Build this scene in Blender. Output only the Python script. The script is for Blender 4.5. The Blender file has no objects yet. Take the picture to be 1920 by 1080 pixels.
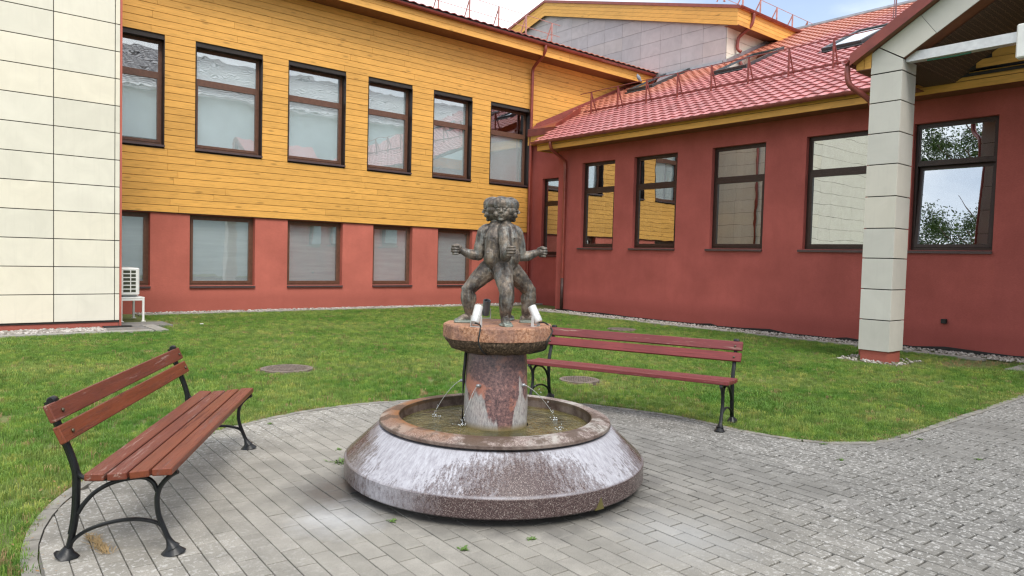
import bpy, math, random
import numpy as np
from mathutils import Vector, Matrix, noise as mnoise

random.seed(7)
sc = bpy.context.scene
col = sc.collection
R = math.radians

# ------------------------------------------------------------------ camera, sky, sun, exposure
cam_d = bpy.data.cameras.new('camera')
cam = bpy.data.objects.new('camera', cam_d); col.objects.link(cam)
cam_d.sensor_width = 36.0; cam_d.lens = 1345.0 / 1920.0 * 36.0
cam_d.clip_start = 0.05; cam_d.clip_end = 2000
rt = Vector((0.76702989, -0.641072, 0.02630286)); dn = Vector((-0.00667812, -0.04896959, -0.99877794))
fw = Vector((0.64157662, 0.76591688, -0.04184229))
cam.matrix_world = Matrix(((rt.x, -dn.x, -fw.x, 0), (rt.y, -dn.y, -fw.y, 0), (rt.z, -dn.z, -fw.z, 1.5), (0, 0, 0, 1)))
sc.camera = cam
FW, RT = fw, rt
SUN_EL, SUN_AZ = 52, 197      # azimuth of the sun, degrees clockwise from +Y

w = bpy.data.worlds.new('World'); sc.world = w; w.use_nodes = True
nt = w.node_tree; nt.nodes.clear()
out = nt.nodes.new('ShaderNodeOutputWorld'); bg = nt.nodes.new('ShaderNodeBackground')
sky = nt.nodes.new('ShaderNodeTexSky'); sky.sky_type = 'NISHITA'; sky.sun_disc = False
sky.sun_elevation = R(SUN_EL); sky.sun_rotation = R(SUN_AZ)
tc = nt.nodes.new('ShaderNodeTexCoord'); mp = nt.nodes.new('ShaderNodeMapping'); mp.inputs['Scale'].default_value = (1, 1, 2.2)
no = nt.nodes.new('ShaderNodeTexNoise'); no.inputs['Scale'].default_value = 1.6; no.inputs['Detail'].default_value = 7
cr = nt.nodes.new('ShaderNodeValToRGB'); cr.color_ramp.elements[0].position = 0.36; cr.color_ramp.elements[1].position = 0.56
cr.color_ramp.elements[0].color = (0.16, 0.16, 0.16, 1)
n2 = nt.nodes.new('ShaderNodeTexNoise'); n2.inputs['Scale'].default_value = 3.3; n2.inputs['Detail'].default_value = 6
c2 = nt.nodes.new('ShaderNodeValToRGB'); c2.color_ramp.elements[0].color = (6.2, 6.6, 7.2, 1); c2.color_ramp.elements[1].color = (9.6, 9.7, 9.8, 1)
c2.color_ramp.elements[0].position = 0.3; c2.color_ramp.elements[1].position = 0.65
mx = nt.nodes.new('ShaderNodeMix'); mx.data_type = 'RGBA'
lk = nt.links.new
lk(tc.outputs['Generated'], mp.inputs[0]); lk(mp.outputs[0], no.inputs['Vector']); lk(no.outputs[0], cr.inputs[0])
lk(mp.outputs[0], n2.inputs['Vector']); lk(n2.outputs[0], c2.inputs[0])
lk(cr.outputs[0], mx.inputs[0]); lk(sky.outputs[0], mx.inputs[6]); lk(c2.outputs[0], mx.inputs[7])
lk(mx.outputs[2], bg.inputs[0]); bg.inputs[1].default_value = 0.12; lk(bg.outputs[0], out.inputs[0])

sd = bpy.data.lights.new('sun', 'SUN'); sun = bpy.data.objects.new('sun', sd); col.objects.link(sun)
sd.energy = 1.7; sd.angle = R(24); sd.color = (1.0, 0.95, 0.87)
a, e = R(SUN_AZ), R(SUN_EL)
sdir = Vector((math.sin(a) * math.cos(e), math.cos(a) * math.cos(e), math.sin(e)))
sun.rotation_euler = sdir.to_track_quat('Z', 'Y').to_euler()
vs = sc.view_settings
vs.view_transform = 'Standard'; vs.look = 'None'; vs.exposure = 0.80; vs.gamma = 1.0; vs.use_curve_mapping = False
sc.render.engine = 'CYCLES'
sc.cycles.max_bounces = 8; sc.cycles.transparent_max_bounces = 12
sc.cycles.use_denoising = True; sc.cycles.filter_width = 1.3

# ------------------------------------------------------------------ helpers
def catmull(pts, n=6):
    P = [Vector(p) for p in pts]; P = [P[0] * 2 - P[1]] + P + [P[-1] * 2 - P[-2]]; o = []
    for i in range(1, len(P) - 2):
        p0, p1, p2, p3 = P[i - 1:i + 3]
        for k in range(n):
            t = k / n
            o.append(0.5 * ((2 * p1) + (p2 - p0) * t + (2 * p0 - 5 * p1 + 4 * p2 - p3) * t * t + (3 * p1 - p0 - 3 * p2 + p3) * t ** 3))
    o.append(P[-2]); return o

class MB:
    def __init__(s): s.v = []; s.f = []
    def add(s, vs, fs):
        b = len(s.v); s.v += [tuple(x) for x in vs]; s.f += [tuple(b + i for i in q) for q in fs]; return s
    def box(s, x0, x1, y0, y1, z0, z1, M=None):
        vs = [Vector((x, y, z)) for z in (z0, z1) for y in (y0, y1) for x in (x0, x1)]
        if M: vs = [M @ v for v in vs]
        return s.add(vs, [(0, 2, 3, 1), (4, 5, 7, 6), (0, 1, 5, 4), (2, 6, 7, 3), (0, 4, 6, 2), (1, 3, 7, 5)])
    def cbox(s, x0, x1, y0, y1, z0, z1, b=0.004, M=None):
        """box with chamfered edges"""
        vs = []; idx = {}
        X = (x0, x1); Y = (y0, y1); Z = (z0, z1)
        for i in (0, 1):
            for j in (0, 1):
                for k in (0, 1):
                    sx, sy, sz = (b if i == 0 else -b), (b if j == 0 else -b), (b if k == 0 else -b)
                    for ax, d in enumerate(((0, sy, sz), (sx, 0, sz), (sx, sy, 0))):
                        idx[i, j, k, ax] = len(vs); vs.append(Vector((X[i] + d[0], Y[j] + d[1], Z[k] + d[2])))
        fs = []
        def q(l): fs.append(tuple(idx[t] for t in l))
        for i in (0, 1):
            l = [(i, 0, 0, 0), (i, 1, 0, 0), (i, 1, 1, 0), (i, 0, 1, 0)]; q(l if i else l[::-1])
            l = [(0, i, 0, 1), (0, i, 1, 1), (1, i, 1, 1), (1, i, 0, 1)]; q(l if i else l[::-1])
            l = [(0, 0, i, 2), (1, 0, i, 2), (1, 1, i, 2), (0, 1, i, 2)]; q(l if i else l[::-1])
        for i in (0, 1):
            for j in (0, 1):
                l = [(i, j, 0, 0), (i, j, 1, 0), (i, j, 1, 1), (i, j, 0, 1)]; q(l if (i + j) % 2 == 0 else l[::-1])
                l = [(i, 0, j, 0), (i, 0, j, 2), (i, 1, j, 2), (i, 1, j, 0)]; q(l if (i + j) % 2 == 0 else l[::-1])
                l = [(0, i, j, 1), (1, i, j, 1), (1, i, j, 2), (0, i, j, 2)]; q(l if (i + j) % 2 == 0 else l[::-1])
                for k in (0, 1):
                    l = [(i, j, k, 0), (i, j, k, 1), (i, j, k, 2)]; q(l if (i + j + k) % 2 == 1 else l[::-1])
        if M: vs = [M @ v for v in vs]
        return s.add(vs, fs)
    def tube(s, pts, r, n=8, cap=True, r2=None, side=None):
        """sweep; r, r2 scalars or lists: half widths across / along side"""
        pts = [Vector(p) for p in pts]; m = len(pts); vs = []
        rr = r if isinstance(r, (list, tuple)) else [r] * m
        r2 = rr if r2 is None else (r2 if isinstance(r2, (list, tuple)) else [r2] * m)
        up = Vector(side) if side is not None else None
        prev = None
        for i, p in enumerate(pts):
            t = (pts[min(i + 1, m - 1)] - pts[max(i - 1, 0)]).normalized()
            if up is not None: b = (up - t * up.dot(t)).normalized()
            else:
                if prev is None:
                    q = Vector((0, 0, 1)) if abs(t.z) < 0.9 else Vector((1, 0, 0)); prev = (q - t * q.dot(t)).normalized()
                b = (prev - t * prev.dot(t)).normalized(); prev = b
            a_ = t.cross(b)
            for k in range(n):
                th = 2 * math.pi * (k + .5) / n
                vs.append(p + a_ * math.cos(th) * rr[i] + b * math.sin(th) * r2[i])
        fs = [(i * n + k, i * n + (k + 1) % n, (i + 1) * n + (k + 1) % n, (i + 1) * n + k) for i in range(m - 1) for k in range(n)]
        if cap: fs += [tuple(range(n))[::-1], tuple((m - 1) * n + k for k in range(n))]
        return s.add(vs, fs)
    def lathe(s, prof, n=48, c=(0, 0, 0), cap=False, jit=None):
        vs = []
        for (r, z) in prof:
            for k in range(n):
                th = 2 * math.pi * k / n; rr = r
                vs.append((c[0] + rr * math.cos(th), c[1] + rr * math.sin(th), c[2] + z))
        m = len(prof)
        fs = [(i * n + k, i * n + (k + 1) % n, (i + 1) * n + (k + 1) % n, (i + 1) * n + k) for i in range(m - 1) for k in range(n)]
        if cap: fs += [tuple(range(n))[::-1], tuple((m - 1) * n + k for k in range(n))]
        return s.add(vs, fs)
    def prism(s, poly, off):
        """poly: list of 3D points, off: extrusion vector"""
        n = len(poly); P = [Vector(p) for p in poly]; off = Vector(off)
        return s.add(P + [p + off for p in P], [tuple(range(n))[::-1], tuple(range(n, 2 * n))] + [(i, (i + 1) % n, n + (i + 1) % n, n + i) for i in range(n)])
    def ell(s, c, r, n=12, m=8, M=None):
        vs = [Vector((0, 0, -1))]; 
        for j in range(1, m):
            ph = math.pi * j / m - math.pi / 2
            for k in range(n):
                th = 2 * math.pi * k / n; vs.append(Vector((math.cos(th) * math.cos(ph), math.sin(th) * math.cos(ph), math.sin(ph))))
        vs.append(Vector((0, 0, 1))); fs = []
        for k in range(n):
            fs.append((0, 1 + (k + 1) % n, 1 + k)); fs.append((len(vs) - 1, 1 + (m - 2) * n + k, 1 + (m - 2) * n + (k + 1) % n))
            for j in range(m - 2): fs.append((1 + j * n + k, 1 + j * n + (k + 1) % n, 1 + (j + 1) * n + (k + 1) % n, 1 + (j + 1) * n + k))
        r = Vector(r) if not isinstance(r, (int, float)) else Vector((r, r, r))
        vs = [Vector((v.x * r.x, v.y * r.y, v.z * r.z)) for v in vs]
        if M: vs = [M @ v for v in vs]
        return s.add([v + Vector(c) for v in vs], fs)
    def mesh(s, name, smooth=False, fix=True):
        me = bpy.data.meshes.new(name); me.from_pydata([tuple(v) for v in s.v], [], s.f)
        if fix:
            import bmesh
            bm = bmesh.new(); bm.from_mesh(me); bmesh.ops.recalc_face_normals(bm, faces=bm.faces); bm.to_mesh(me); bm.free()
        if smooth:
            me.polygons.foreach_set('use_smooth', [True] * len(me.polygons))
        me.update(); return me
    def obj(s, name, mat, parent=None, smooth=False, fix=True, angle=None, **props):
        me = s.mesh(name, smooth or angle is not None, fix)
        if angle is not None: me.set_sharp_from_angle(angle=R(angle))
        return link(name, me, mat, parent, **props)

def link(name, me, mat, parent=None, **props):
    if mat is not None and len(me.materials) == 0: me.materials.append(mat)
    o = bpy.data.objects.new(name, me); col.objects.link(o)
    if parent is not None: o.parent = parent
    for k, v in props.items(): o[k] = v
    return o

def thing(name, label, cat, loc=(0, 0, 0), rz=0.0, group=None):
    o = bpy.data.objects.new(name, None); col.objects.link(o); o.empty_display_size = 0.1
    o.location = loc; o.rotation_euler = (0, 0, rz); o['label'] = label; o['category'] = cat
    if group: o['group'] = group
    return o

def copy_tree(o, parent=None, swap=None):
    c = o.copy(); col.objects.link(c)
    if parent is not None: c.parent = parent
    if swap and c.data is not None and c.data.materials and c.data.materials[0] in swap:
        c.data = c.data.copy(); c.data.materials[0] = swap[c.data.materials[0]] if c.data.materials[0] in swap else c.data.materials[0]
    for ch in o.children: copy_tree(ch, c, swap)
    return c

# ------------------------------------------------------------------ materials
class NT:
    def __init__(s, name):
        s.m = bpy.data.materials.new(name); s.m.use_nodes = True; s.t = s.m.node_tree; s.t.nodes.clear()
        s.out = s.t.nodes.new('ShaderNodeOutputMaterial'); s.bs = s.n('ShaderNodeBsdfPrincipled'); s.l(s.bs.outputs[0], s.out.inputs[0])
        s._pos = None
    def n(s, t, **k):
        x = s.t.nodes.new(t)
        for a_, b in k.items(): setattr(x, a_, b)
        return x
    def l(s, a_, b): s.t.links.new(a_, b)
    def pos(s):
        if s._pos is None: s._pos = s.n('ShaderNodeNewGeometry').outputs['Position']
        return s._pos
    def obj(s): return s.n('ShaderNodeTexCoord').outputs['Object']
    def map(s, v, sc_=(1, 1, 1), loc=(0, 0, 0), rot=(0, 0, 0)):
        m = s.n('ShaderNodeMapping'); m.inputs['Scale'].default_value = sc_; m.inputs['Location'].default_value = loc; m.inputs['Rotation'].default_value = rot
        s.l(v, m.inputs[0]); return m.outputs[0]
    def noise(s, v, scale, detail=4, rough=.55, dist=0):
        x = s.n('ShaderNodeTexNoise'); x.inputs['Scale'].default_value = scale; x.inputs['Detail'].default_value = detail
        x.inputs['Roughness'].default_value = rough; x.inputs['Distortion'].default_value = dist; s.l(v, x.inputs['Vector']); return x.outputs[0]
    def voro(s, v, scale, feature='F1', out_='Distance', rnd=1):
        x = s.n('ShaderNodeTexVoronoi', feature=feature); x.inputs['Scale'].default_value = scale; x.inputs['Randomness'].default_value = rnd
        s.l(v, x.inputs['Vector']); return x.outputs[out_]
    def ramp(s, f, stops):
        x = s.n('ShaderNodeValToRGB'); e = x.color_ramp.elements
        while len(e) < len(stops): e.new(0.5)
        for i, (p, c) in enumerate(stops):
            e[i].position = p; e[i].color = tuple(c) + (1,) if not isinstance(c, (int, float)) else (c, c, c, 1)
        s.l(f, x.inputs[0]); return x.outputs[0]
    def mix(s, f, a_, b, mode='MIX'):
        x = s.n('ShaderNodeMix', data_type='RGBA', blend_type=mode)
        for i, v in ((0, f), (6, a_), (7, b)):
            if isinstance(v, (int, float)): x.inputs[i].default_value = v if i == 0 else (v, v, v, 1)
            elif isinstance(v, tuple): x.inputs[i].default_value = v + (1,)
            else: s.l(v, x.inputs[i])
        return x.outputs[2]
    def math(s, op, a_, b=None, clamp=False):
        x = s.n('ShaderNodeMath', operation=op, use_clamp=clamp)
        for i, v in ((0, a_), (1, b)):
            if v is None: continue
            if isinstance(v, (int, float)): x.inputs[i].default_value = v
            else: s.l(v, x.inputs[i])
        return x.outputs[0]
    def rnd(s): return s.n('ShaderNodeObjectInfo').outputs['Random']
    def attr(s, name): return s.n('ShaderNodeAttribute', attribute_name=name).outputs['Fac']
    def col(s, c):
        if isinstance(c, tuple): s.bs.inputs['Base Color'].default_value = c + (1,)
        else: s.l(c, s.bs.inputs['Base Color'])
    def set(s, rough=None, metal=None, spec=None):
        for k, v in (('Roughness', rough), ('Metallic', metal), ('Specular IOR Level', spec)):
            if v is None: continue
            if isinstance(v, (int, float)): s.bs.inputs[k].default_value = v
            else: s.l(v, s.bs.inputs[k])
        return s
    def bump(s, h, strength=.3, dist=.01):
        b = s.n('ShaderNodeBump'); b.inputs['Strength'].default_value = strength; b.inputs['Distance'].default_value = dist
        s.l(h, b.inputs['Height']); s.l(b.outputs[0], s.bs.inputs['Normal']); return s

def var(c, f): return tuple(min(1, x * f) for x in c)

def simple(name, c, rough=.6, metal=0, v=.15, scale=8, bump=.0, bscale=60, bd=.003, spec=None):
    t = NT(name); p = t.pos()
    t.col(t.ramp(t.noise(p, scale, 5), [(.3, var(c, 1 - v)), (.7, var(c, 1 + v))])); t.set(rough, metal, spec)
    if bump: t.bump(t.noise(p, bscale, 4), bump, bd)
    return t.m

# painted wooden siding (boards run along X or Y)
def siding(name, c, axis):
    t = NT(name); p = t.pos(); s_ = (.12, 1, 1) if axis == 'x' else (1, .12, 1)
    q = t.map(p, s_); r = t.rnd()
    off = t.n('ShaderNodeVectorMath', operation='ADD'); t.l(q, off.inputs[0])
    cmb = t.n('ShaderNodeCombineXYZ'); k = t.math('MULTIPLY', r, 37.0); t.l(k, cmb.inputs[0]); t.l(k, cmb.inputs[2]); t.l(cmb.outputs[0], off.inputs[1]); q = off.outputs[0]
    g = t.noise(q, 22, 6, .65, .6)
    base = t.ramp(g, [(.25, var(c, .72)), (.5, c), (.8, var(c, 1.16))])
    kn = t.voro(t.map(q, (2.2, 1, 1) if axis == 'x' else (1, 2.2, 1)), 5.5)
    base = t.mix(t.ramp(kn, [(.0, .75), (.09, .55), (.16, 0)]), base, var(c, .42))
    big = t.noise(t.map(p, (.5, .5, 1.2)), .9, 5, .6)
    base = t.mix(t.ramp(big, [(.45, 0), (.75, .4)]), base, var(c, .62))
    base = t.mix(1.0, base, t.ramp(r, [(0, .93), (1, 1.06)]), 'MULTIPLY')
    t.col(base); t.set(.55, 0, .3); t.bump(g, .25, .004); return t.m
YEL = (.71, .375, .090)
m_board_x = siding('painted_board_x', YEL, 'x'); m_board_y = siding('painted_board_y', YEL, 'y')

def plaster(name, c):
    t = NT(name); p = t.pos()
    a_ = t.noise(t.map(p, (1, 1, 1)), 1.1, 6, .6); b = t.noise(t.map(p, (6, 6, 1)), 1.2, 5)
    base = t.ramp(a_, [(.3, var(c, .84)), (.7, var(c, 1.12))])
    base = t.mix(1.0, base, t.ramp(t.noise(t.map(p, (1, 1, 5)), 30, 4, .7), [(.3, .86), (.7, 1.12)]), 'MULTIPLY')
    base = t.mix(t.ramp(b, [(.48, 0), (.8, .35)]), base, var(c, .8))
    sep = t.n('ShaderNodeSeparateXYZ'); t.l(p, sep.inputs[0])
    dz = t.math('ADD', sep.outputs[2], t.math('MULTIPLY', a_, -.5)); 
    base = t.mix(t.ramp(dz, [(0, .5), (.25, 0)]), base, var(c, .6))       # splash dirt at the foot
    t.col(base); t.set(.92, 0, .15); t.bump(t.voro(p, 190), .5, .0035); return t.m
m_red = plaster('red_plaster', (.47, .138, .105))
m_red_shade = plaster('shaded_red_plaster', (.40, .105, .090))  # same paint as red_plaster, with the wall's dimmer light put into its colour

def panel(name, c, v=.06):
    t = NT(name); p = t.pos(); r = t.rnd()
    q = t.map(p, (1, 1, 1)); a_ = t.noise(q, 2.2, 6, .6, .8)
    base = t.ramp(a_, [(.25, var(c, 1 - v)), (.7, var(c, 1 + v))])
    base = t.mix(1.0, base, t.ramp(r, [(0, (.92, .92, .91)), (.5, (1, 1, 1)), (1, (1.03, 1.0, .95))]), 'MULTIPLY')
    st = t.noise(t.map(p, (9, 9, .5)), 2.5, 4); base = t.mix(t.ramp(st, [(.55, 0), (.85, .22)]), base, var(c, .72))
    t.col(base); t.set(.5, 0, .35); t.bump(t.noise(p, 120, 3), .1, .002); return t.m
m_beige = panel('beige_panel', (.70, .665, .575)); m_pale = panel('pale_grey_panel', (.58, .565, .52))
m_slate = panel('grey_panel', (.43, .385, .40), .12)
m_joint = simple('dark_joint', (.035, .03, .028), .9)
m_frame = simple('brown_frame', (.125, .060, .040), .35, 0, .2, 14, spec=.4)
m_frame_d = simple('dark_brown_frame', (.04, .02, .016), .35, 0, .2, 14, spec=.4)
m_lining = simple('dark_metal_lining', (.022, .014, .013), .35, .2)
m_sill = simple('sill_metal', (.085, .055, .055), .4, .3)
m_interior = simple('dim_room', (.05, .048, .045), .9)
def blind():
    t = NT('roller_blind'); p = t.pos(); a_ = t.noise(t.map(p, (1, 1, 14)), 1.2, 3)
    t.col(t.ramp(a_, [(.3, (.46, .50, .52)), (.7, (.56, .60, .61))])); t.set(.8); return t.m
m_blind = blind(); m_blind_u = simple('pale_blind', (.62, .69, .71), .8, 0, .06, 2)
def curtain():
    t = NT('curtain_cloth'); t.col((.35, .35, .32)); t.set(.9); return t.m
m_curtain = curtain()
def glass(name, k0=.1, k1=2.4, tint=(.92, .95, .96), wav=.02):
    t = NT(name); t.t.nodes.remove(t.bs); p = t.pos()
    lw = t.n('ShaderNodeLayerWeight'); lw.inputs[0].default_value = .5
    f = t.math('ADD', t.math('MULTIPLY', t.math('POWER', lw.outputs['Facing'], 4.0), k1), k0, True)
    gl = t.n('ShaderNodeBsdfGlossy'); gl.inputs['Roughness'].default_value = .0; gl.inputs['Color'].default_value = (.95, .98, 1, 1)
    tr = t.n('ShaderNodeBsdfTransparent'); tr.inputs[0].default_value = tint + (1,)
    b = t.n('ShaderNodeBump'); b.inputs['Strength'].default_value = wav; b.inputs['Distance'].default_value = .12
    t.l(t.noise(p, 1.3, 2), b.inputs['Height']); t.l(b.outputs[0], gl.inputs['Normal'])
    ms = t.n('ShaderNodeMixShader'); t.l(f, ms.inputs[0]); t.l(tr.outputs[0], ms.inputs[1]); t.l(gl.outputs[0], ms.inputs[2]); t.l(ms.outputs[0], t.out.inputs[0])
    return t.m
m_glass = glass('window_glass', .22, .7, (.97, .98, .98), wav=.02); m_glass_r = glass('coated_window_glass', .52, .5, (.6, .62, .62), wav=.012)

def tile(name, c):
    t = NT(name); p = t.pos(); r = t.math('FRACT', t.math('ADD', t.math('MULTIPLY', t.rnd(), .999), t.attr('tone')))
    a_ = t.noise(p, 3, 6, .65); base = t.ramp(a_, [(.3, var(c, .8)), (.7, var(c, 1.15))])
    base = t.mix(1.0, base, t.ramp(r, [(0, .9), (1, 1.1)]), 'MULTIPLY')
    li = t.noise(t.map(p, (1, 1, 1)), 14, 6, .7); base = t.mix(t.ramp(li, [(.56, 0), (.66, .35)]), base, (.33, .28, .26))
    sp_ = t.n('ShaderNodeSeparateXYZ'); t.l(p, sp_.inputs[0]); kk = t.math('ADD', t.math('MULTIPLY', t.math('SUBTRACT', sp_.outputs[0], 18.0), .16), t.math('MULTIPLY', t.math('SUBTRACT', sp_.outputs[1], 13.2), .2)); kk = t.math('ADD', kk, t.math('MULTIPLY', t.noise(p, .8, 4), .6))
    base = t.mix(t.ramp(kk, [(.50, 0), (.95, .55)]), base, (.58, .23, .12))
    t.col(base); t.set(.40, 0, .6); return t.m
m_tile = tile('red_metal_tile', (.44, .150, .147)); m_tile_o = tile('opposite_roof_tile', (.42, .40, .40))
m_gutter = simple('red_brown_gutter', (.23, .048, .034), .3, .1, .2, 5, spec=.5)
m_gutter_d = simple('dark_gutter', (.26, .068, .058), .32, .1, .25, 5, spec=.5)
m_soffit = simple('shaded_soffit', (.19, .075, .035), .6)  # yellow eave boards seen from below: their shade is put into this brown
m_net = NT('netted_soffit')
_p = m_net.pos(); _v = m_net.voro(m_net.map(_p, (1, 1, 1), rot=(0, 0, .6)), 26, 'DISTANCE_TO_EDGE', 'Distance', .25)
m_net.col(m_net.ramp(_v, [(0, (.20, .12, .07)), (.06, (.17, .10, .06)), (.10, (.055, .034, .026))])); m_net.set(.9); m_net = m_net.m
m_zinc = simple('zinc_flashing', (.32, .33, .35), .35, .6, .2, 4)
m_white = simple('white_paint', (.78, .78, .76), .35, 0, .05, 9)
m_white_m = simple('white_metal', (.62, .62, .62), .35, .3, .12, 12)
m_iron = simple('black_cast_iron', (.008, .009, .011), .4, 0, .4, 30, .35, 60, .003, .4)
m_black = simple('black_rubber', (.012, .012, .012), .6)
m_conc = simple('concrete', (.27, .26, .235), .9, 0, .2, 5, .4, 90, .004)
m_soil = NT('soil'); _p = m_soil.pos()
m_soil.col(m_soil.ramp(m_soil.noise(_p, 3.5, 8, .7), [(.3, (.09, .13, .035)), (.6, (.14, .17, .05)), (.75, (.20, .16, .08))])); m_soil.set(.95); m_soil.bump(m_soil.noise(_p, 60, 4), .6, .02); m_soil = m_soil.m

def bench_wood(name, c, axis_scale=(.06, 1, 1)):
    t = NT(name); q0 = t.obj(); r = t.rnd(); q = t.map(q0, axis_scale)
    off = t.n('ShaderNodeVectorMath', operation='ADD'); t.l(q, off.inputs[0]); cmb = t.n('ShaderNodeCombineXYZ')
    k = t.math('MULTIPLY', r, 19.0); t.l(k, cmb.inputs[0]); t.l(k, cmb.inputs[1]); t.l(cmb.outputs[0], off.inputs[1]); q = off.outputs[0]
    g = t.noise(q, 60, 7, .7, 1.2)
    base = t.ramp(g, [(.25, var(c, .55)), (.5, c), (.8, var(c, 1.3))])
    wv = t.noise(q, 26, 5, .75); base = t.mix(t.ramp(wv, [(.58, 0), (.63, .9)]), base, t.mix(t.ramp(r, [(.3, 0), (.8, 1)]), var(c, .40), (.40, .27, .22)))
    bl = t.noise(t.map(q0, (.8, 3, 3)), 2.2, 5, .65); base = t.mix(t.ramp(bl, [(.45, 0), (.7, .55)]), base, var(c, .55))
    base = t.mix(t.ramp(r, [(0, 0), (1, .35)]), base, (.10, .03, .035))
    t.col(base); t.set(t.ramp(wv, [(.5, .42), (.65, .8)]), 0, .4); t.bump(g, .35, .003); return t.m
m_bench = bench_wood('brown_varnished_slat', (.185, .047, .020)); m_bench_r = bench_wood('burgundy_painted_slat', (.20, .036, .036))

# ------------------------------------------------------------------ ground, paving, kerb, lawn
FC = Vector((3.076, 3.813, 0))          # fountain centre
YW, XR, YB = 18.36, 14.64, 15.09        # yellow wall, red wall, panelled wall
g = MB(); g.add([(-400, -400, -.035), (400, -400, -.035), (400, 400, -.035), (-400, 400, -.035)], [(0, 1, 2, 3)])
g.obj('ground', m_soil, kind='structure')

edge = []
for k in range(0, 41):
    th = R(184 - k * (184 - 2) / 40); rr = 2.70 - .13 * math.exp(-((math.degrees(th) - 118) / 28) ** 2)
    edge.append(Vector((3.07 + rr * math.cos(th), 3.80 + rr * math.sin(th), 0)))
edge += [Vector(p) for p in ((5.76, 3.55, 0), (5.80, 3.3, 0), (5.88, 3.07, 0), (6.0, 2.90, 0), (6.2, 2.76, 0), (6.45, 2.67, 0), (6.75, 2.635, 0), (7.4, 2.63, 0), (8.4, 2.63, 0), (9.6, 2.64, 0), (11, 2.66, 0), (13, 2.68, 0))]
edge = [Vector((.385, 2.0, 0)), Vector((.38, 3.0, 0))] + edge
def offset_line(pts, d):
    o = []
    for i, p in enumerate(pts):
        t = (pts[min(i + 1, len(pts) - 1)] - pts[max(i - 1, 0)]).normalized(); o.append(p + Vector((t.y, -t.x, 0)) * d)
    return o
KW = .07
inner = offset_line(edge, KW + .006)
pave_poly = [Vector((.385 + KW, -4, 0))] + inner + [Vector((15, 2.6, 0)), Vector((15, -4, 0))]
PP = np.array([(p.x, p.y) for p in pave_poly])
LP = np.array([(.385, -4)] + [(p.x, p.y) for p in edge] + [(15, 2.68), (15, -4)])
def pip(P, x, y):
    n = len(P); ins = False; j = n - 1
    for i in range(n):
        if ((P[i, 1] > y) != (P[j, 1] > y)) and (x < (P[j, 0] - P[i, 0]) * (y - P[i, 1]) / (P[j, 1] - P[i, 1]) + P[i, 0]): ins = not ins
        j = i
    return ins
def nearest_edge(P, x, y):
    a_ = P; b = np.roll(P, -1, 0); d = b - a_; t = np.clip(((x - a_[:, 0]) * d[:, 0] + (y - a_[:, 1]) * d[:, 1]) / (d ** 2).sum(1), 0, 1)
    c = a_ + d * t[:, None]; dist = np.hypot(c[:, 0] - x, c[:, 1] - y); i = int(dist.argmin()); return i, dist[i]
bed = MB(); bed.add([(p.x, p.y, -.014) for p in pave_poly], [tuple(range(len(pave_poly)))])
m_bed = NT('joint_sand'); _p = m_bed.pos(); _s = m_bed.n('ShaderNodeSeparateXYZ'); m_bed.l(_p, _s.inputs[0]); _k = m_bed.ramp(m_bed.math('DIVIDE', m_bed.math('ADD', _s.outputs[0], m_bed.math('MULTIPLY', m_bed.noise(_p, 1.0, 4), 1.5)), 10.0), [(.33, (.15, .145, .13)), (.48, (.045, .044, .042))]); m_bed.col(_k); m_bed.set(.95); m_bed = m_bed.m

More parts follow.
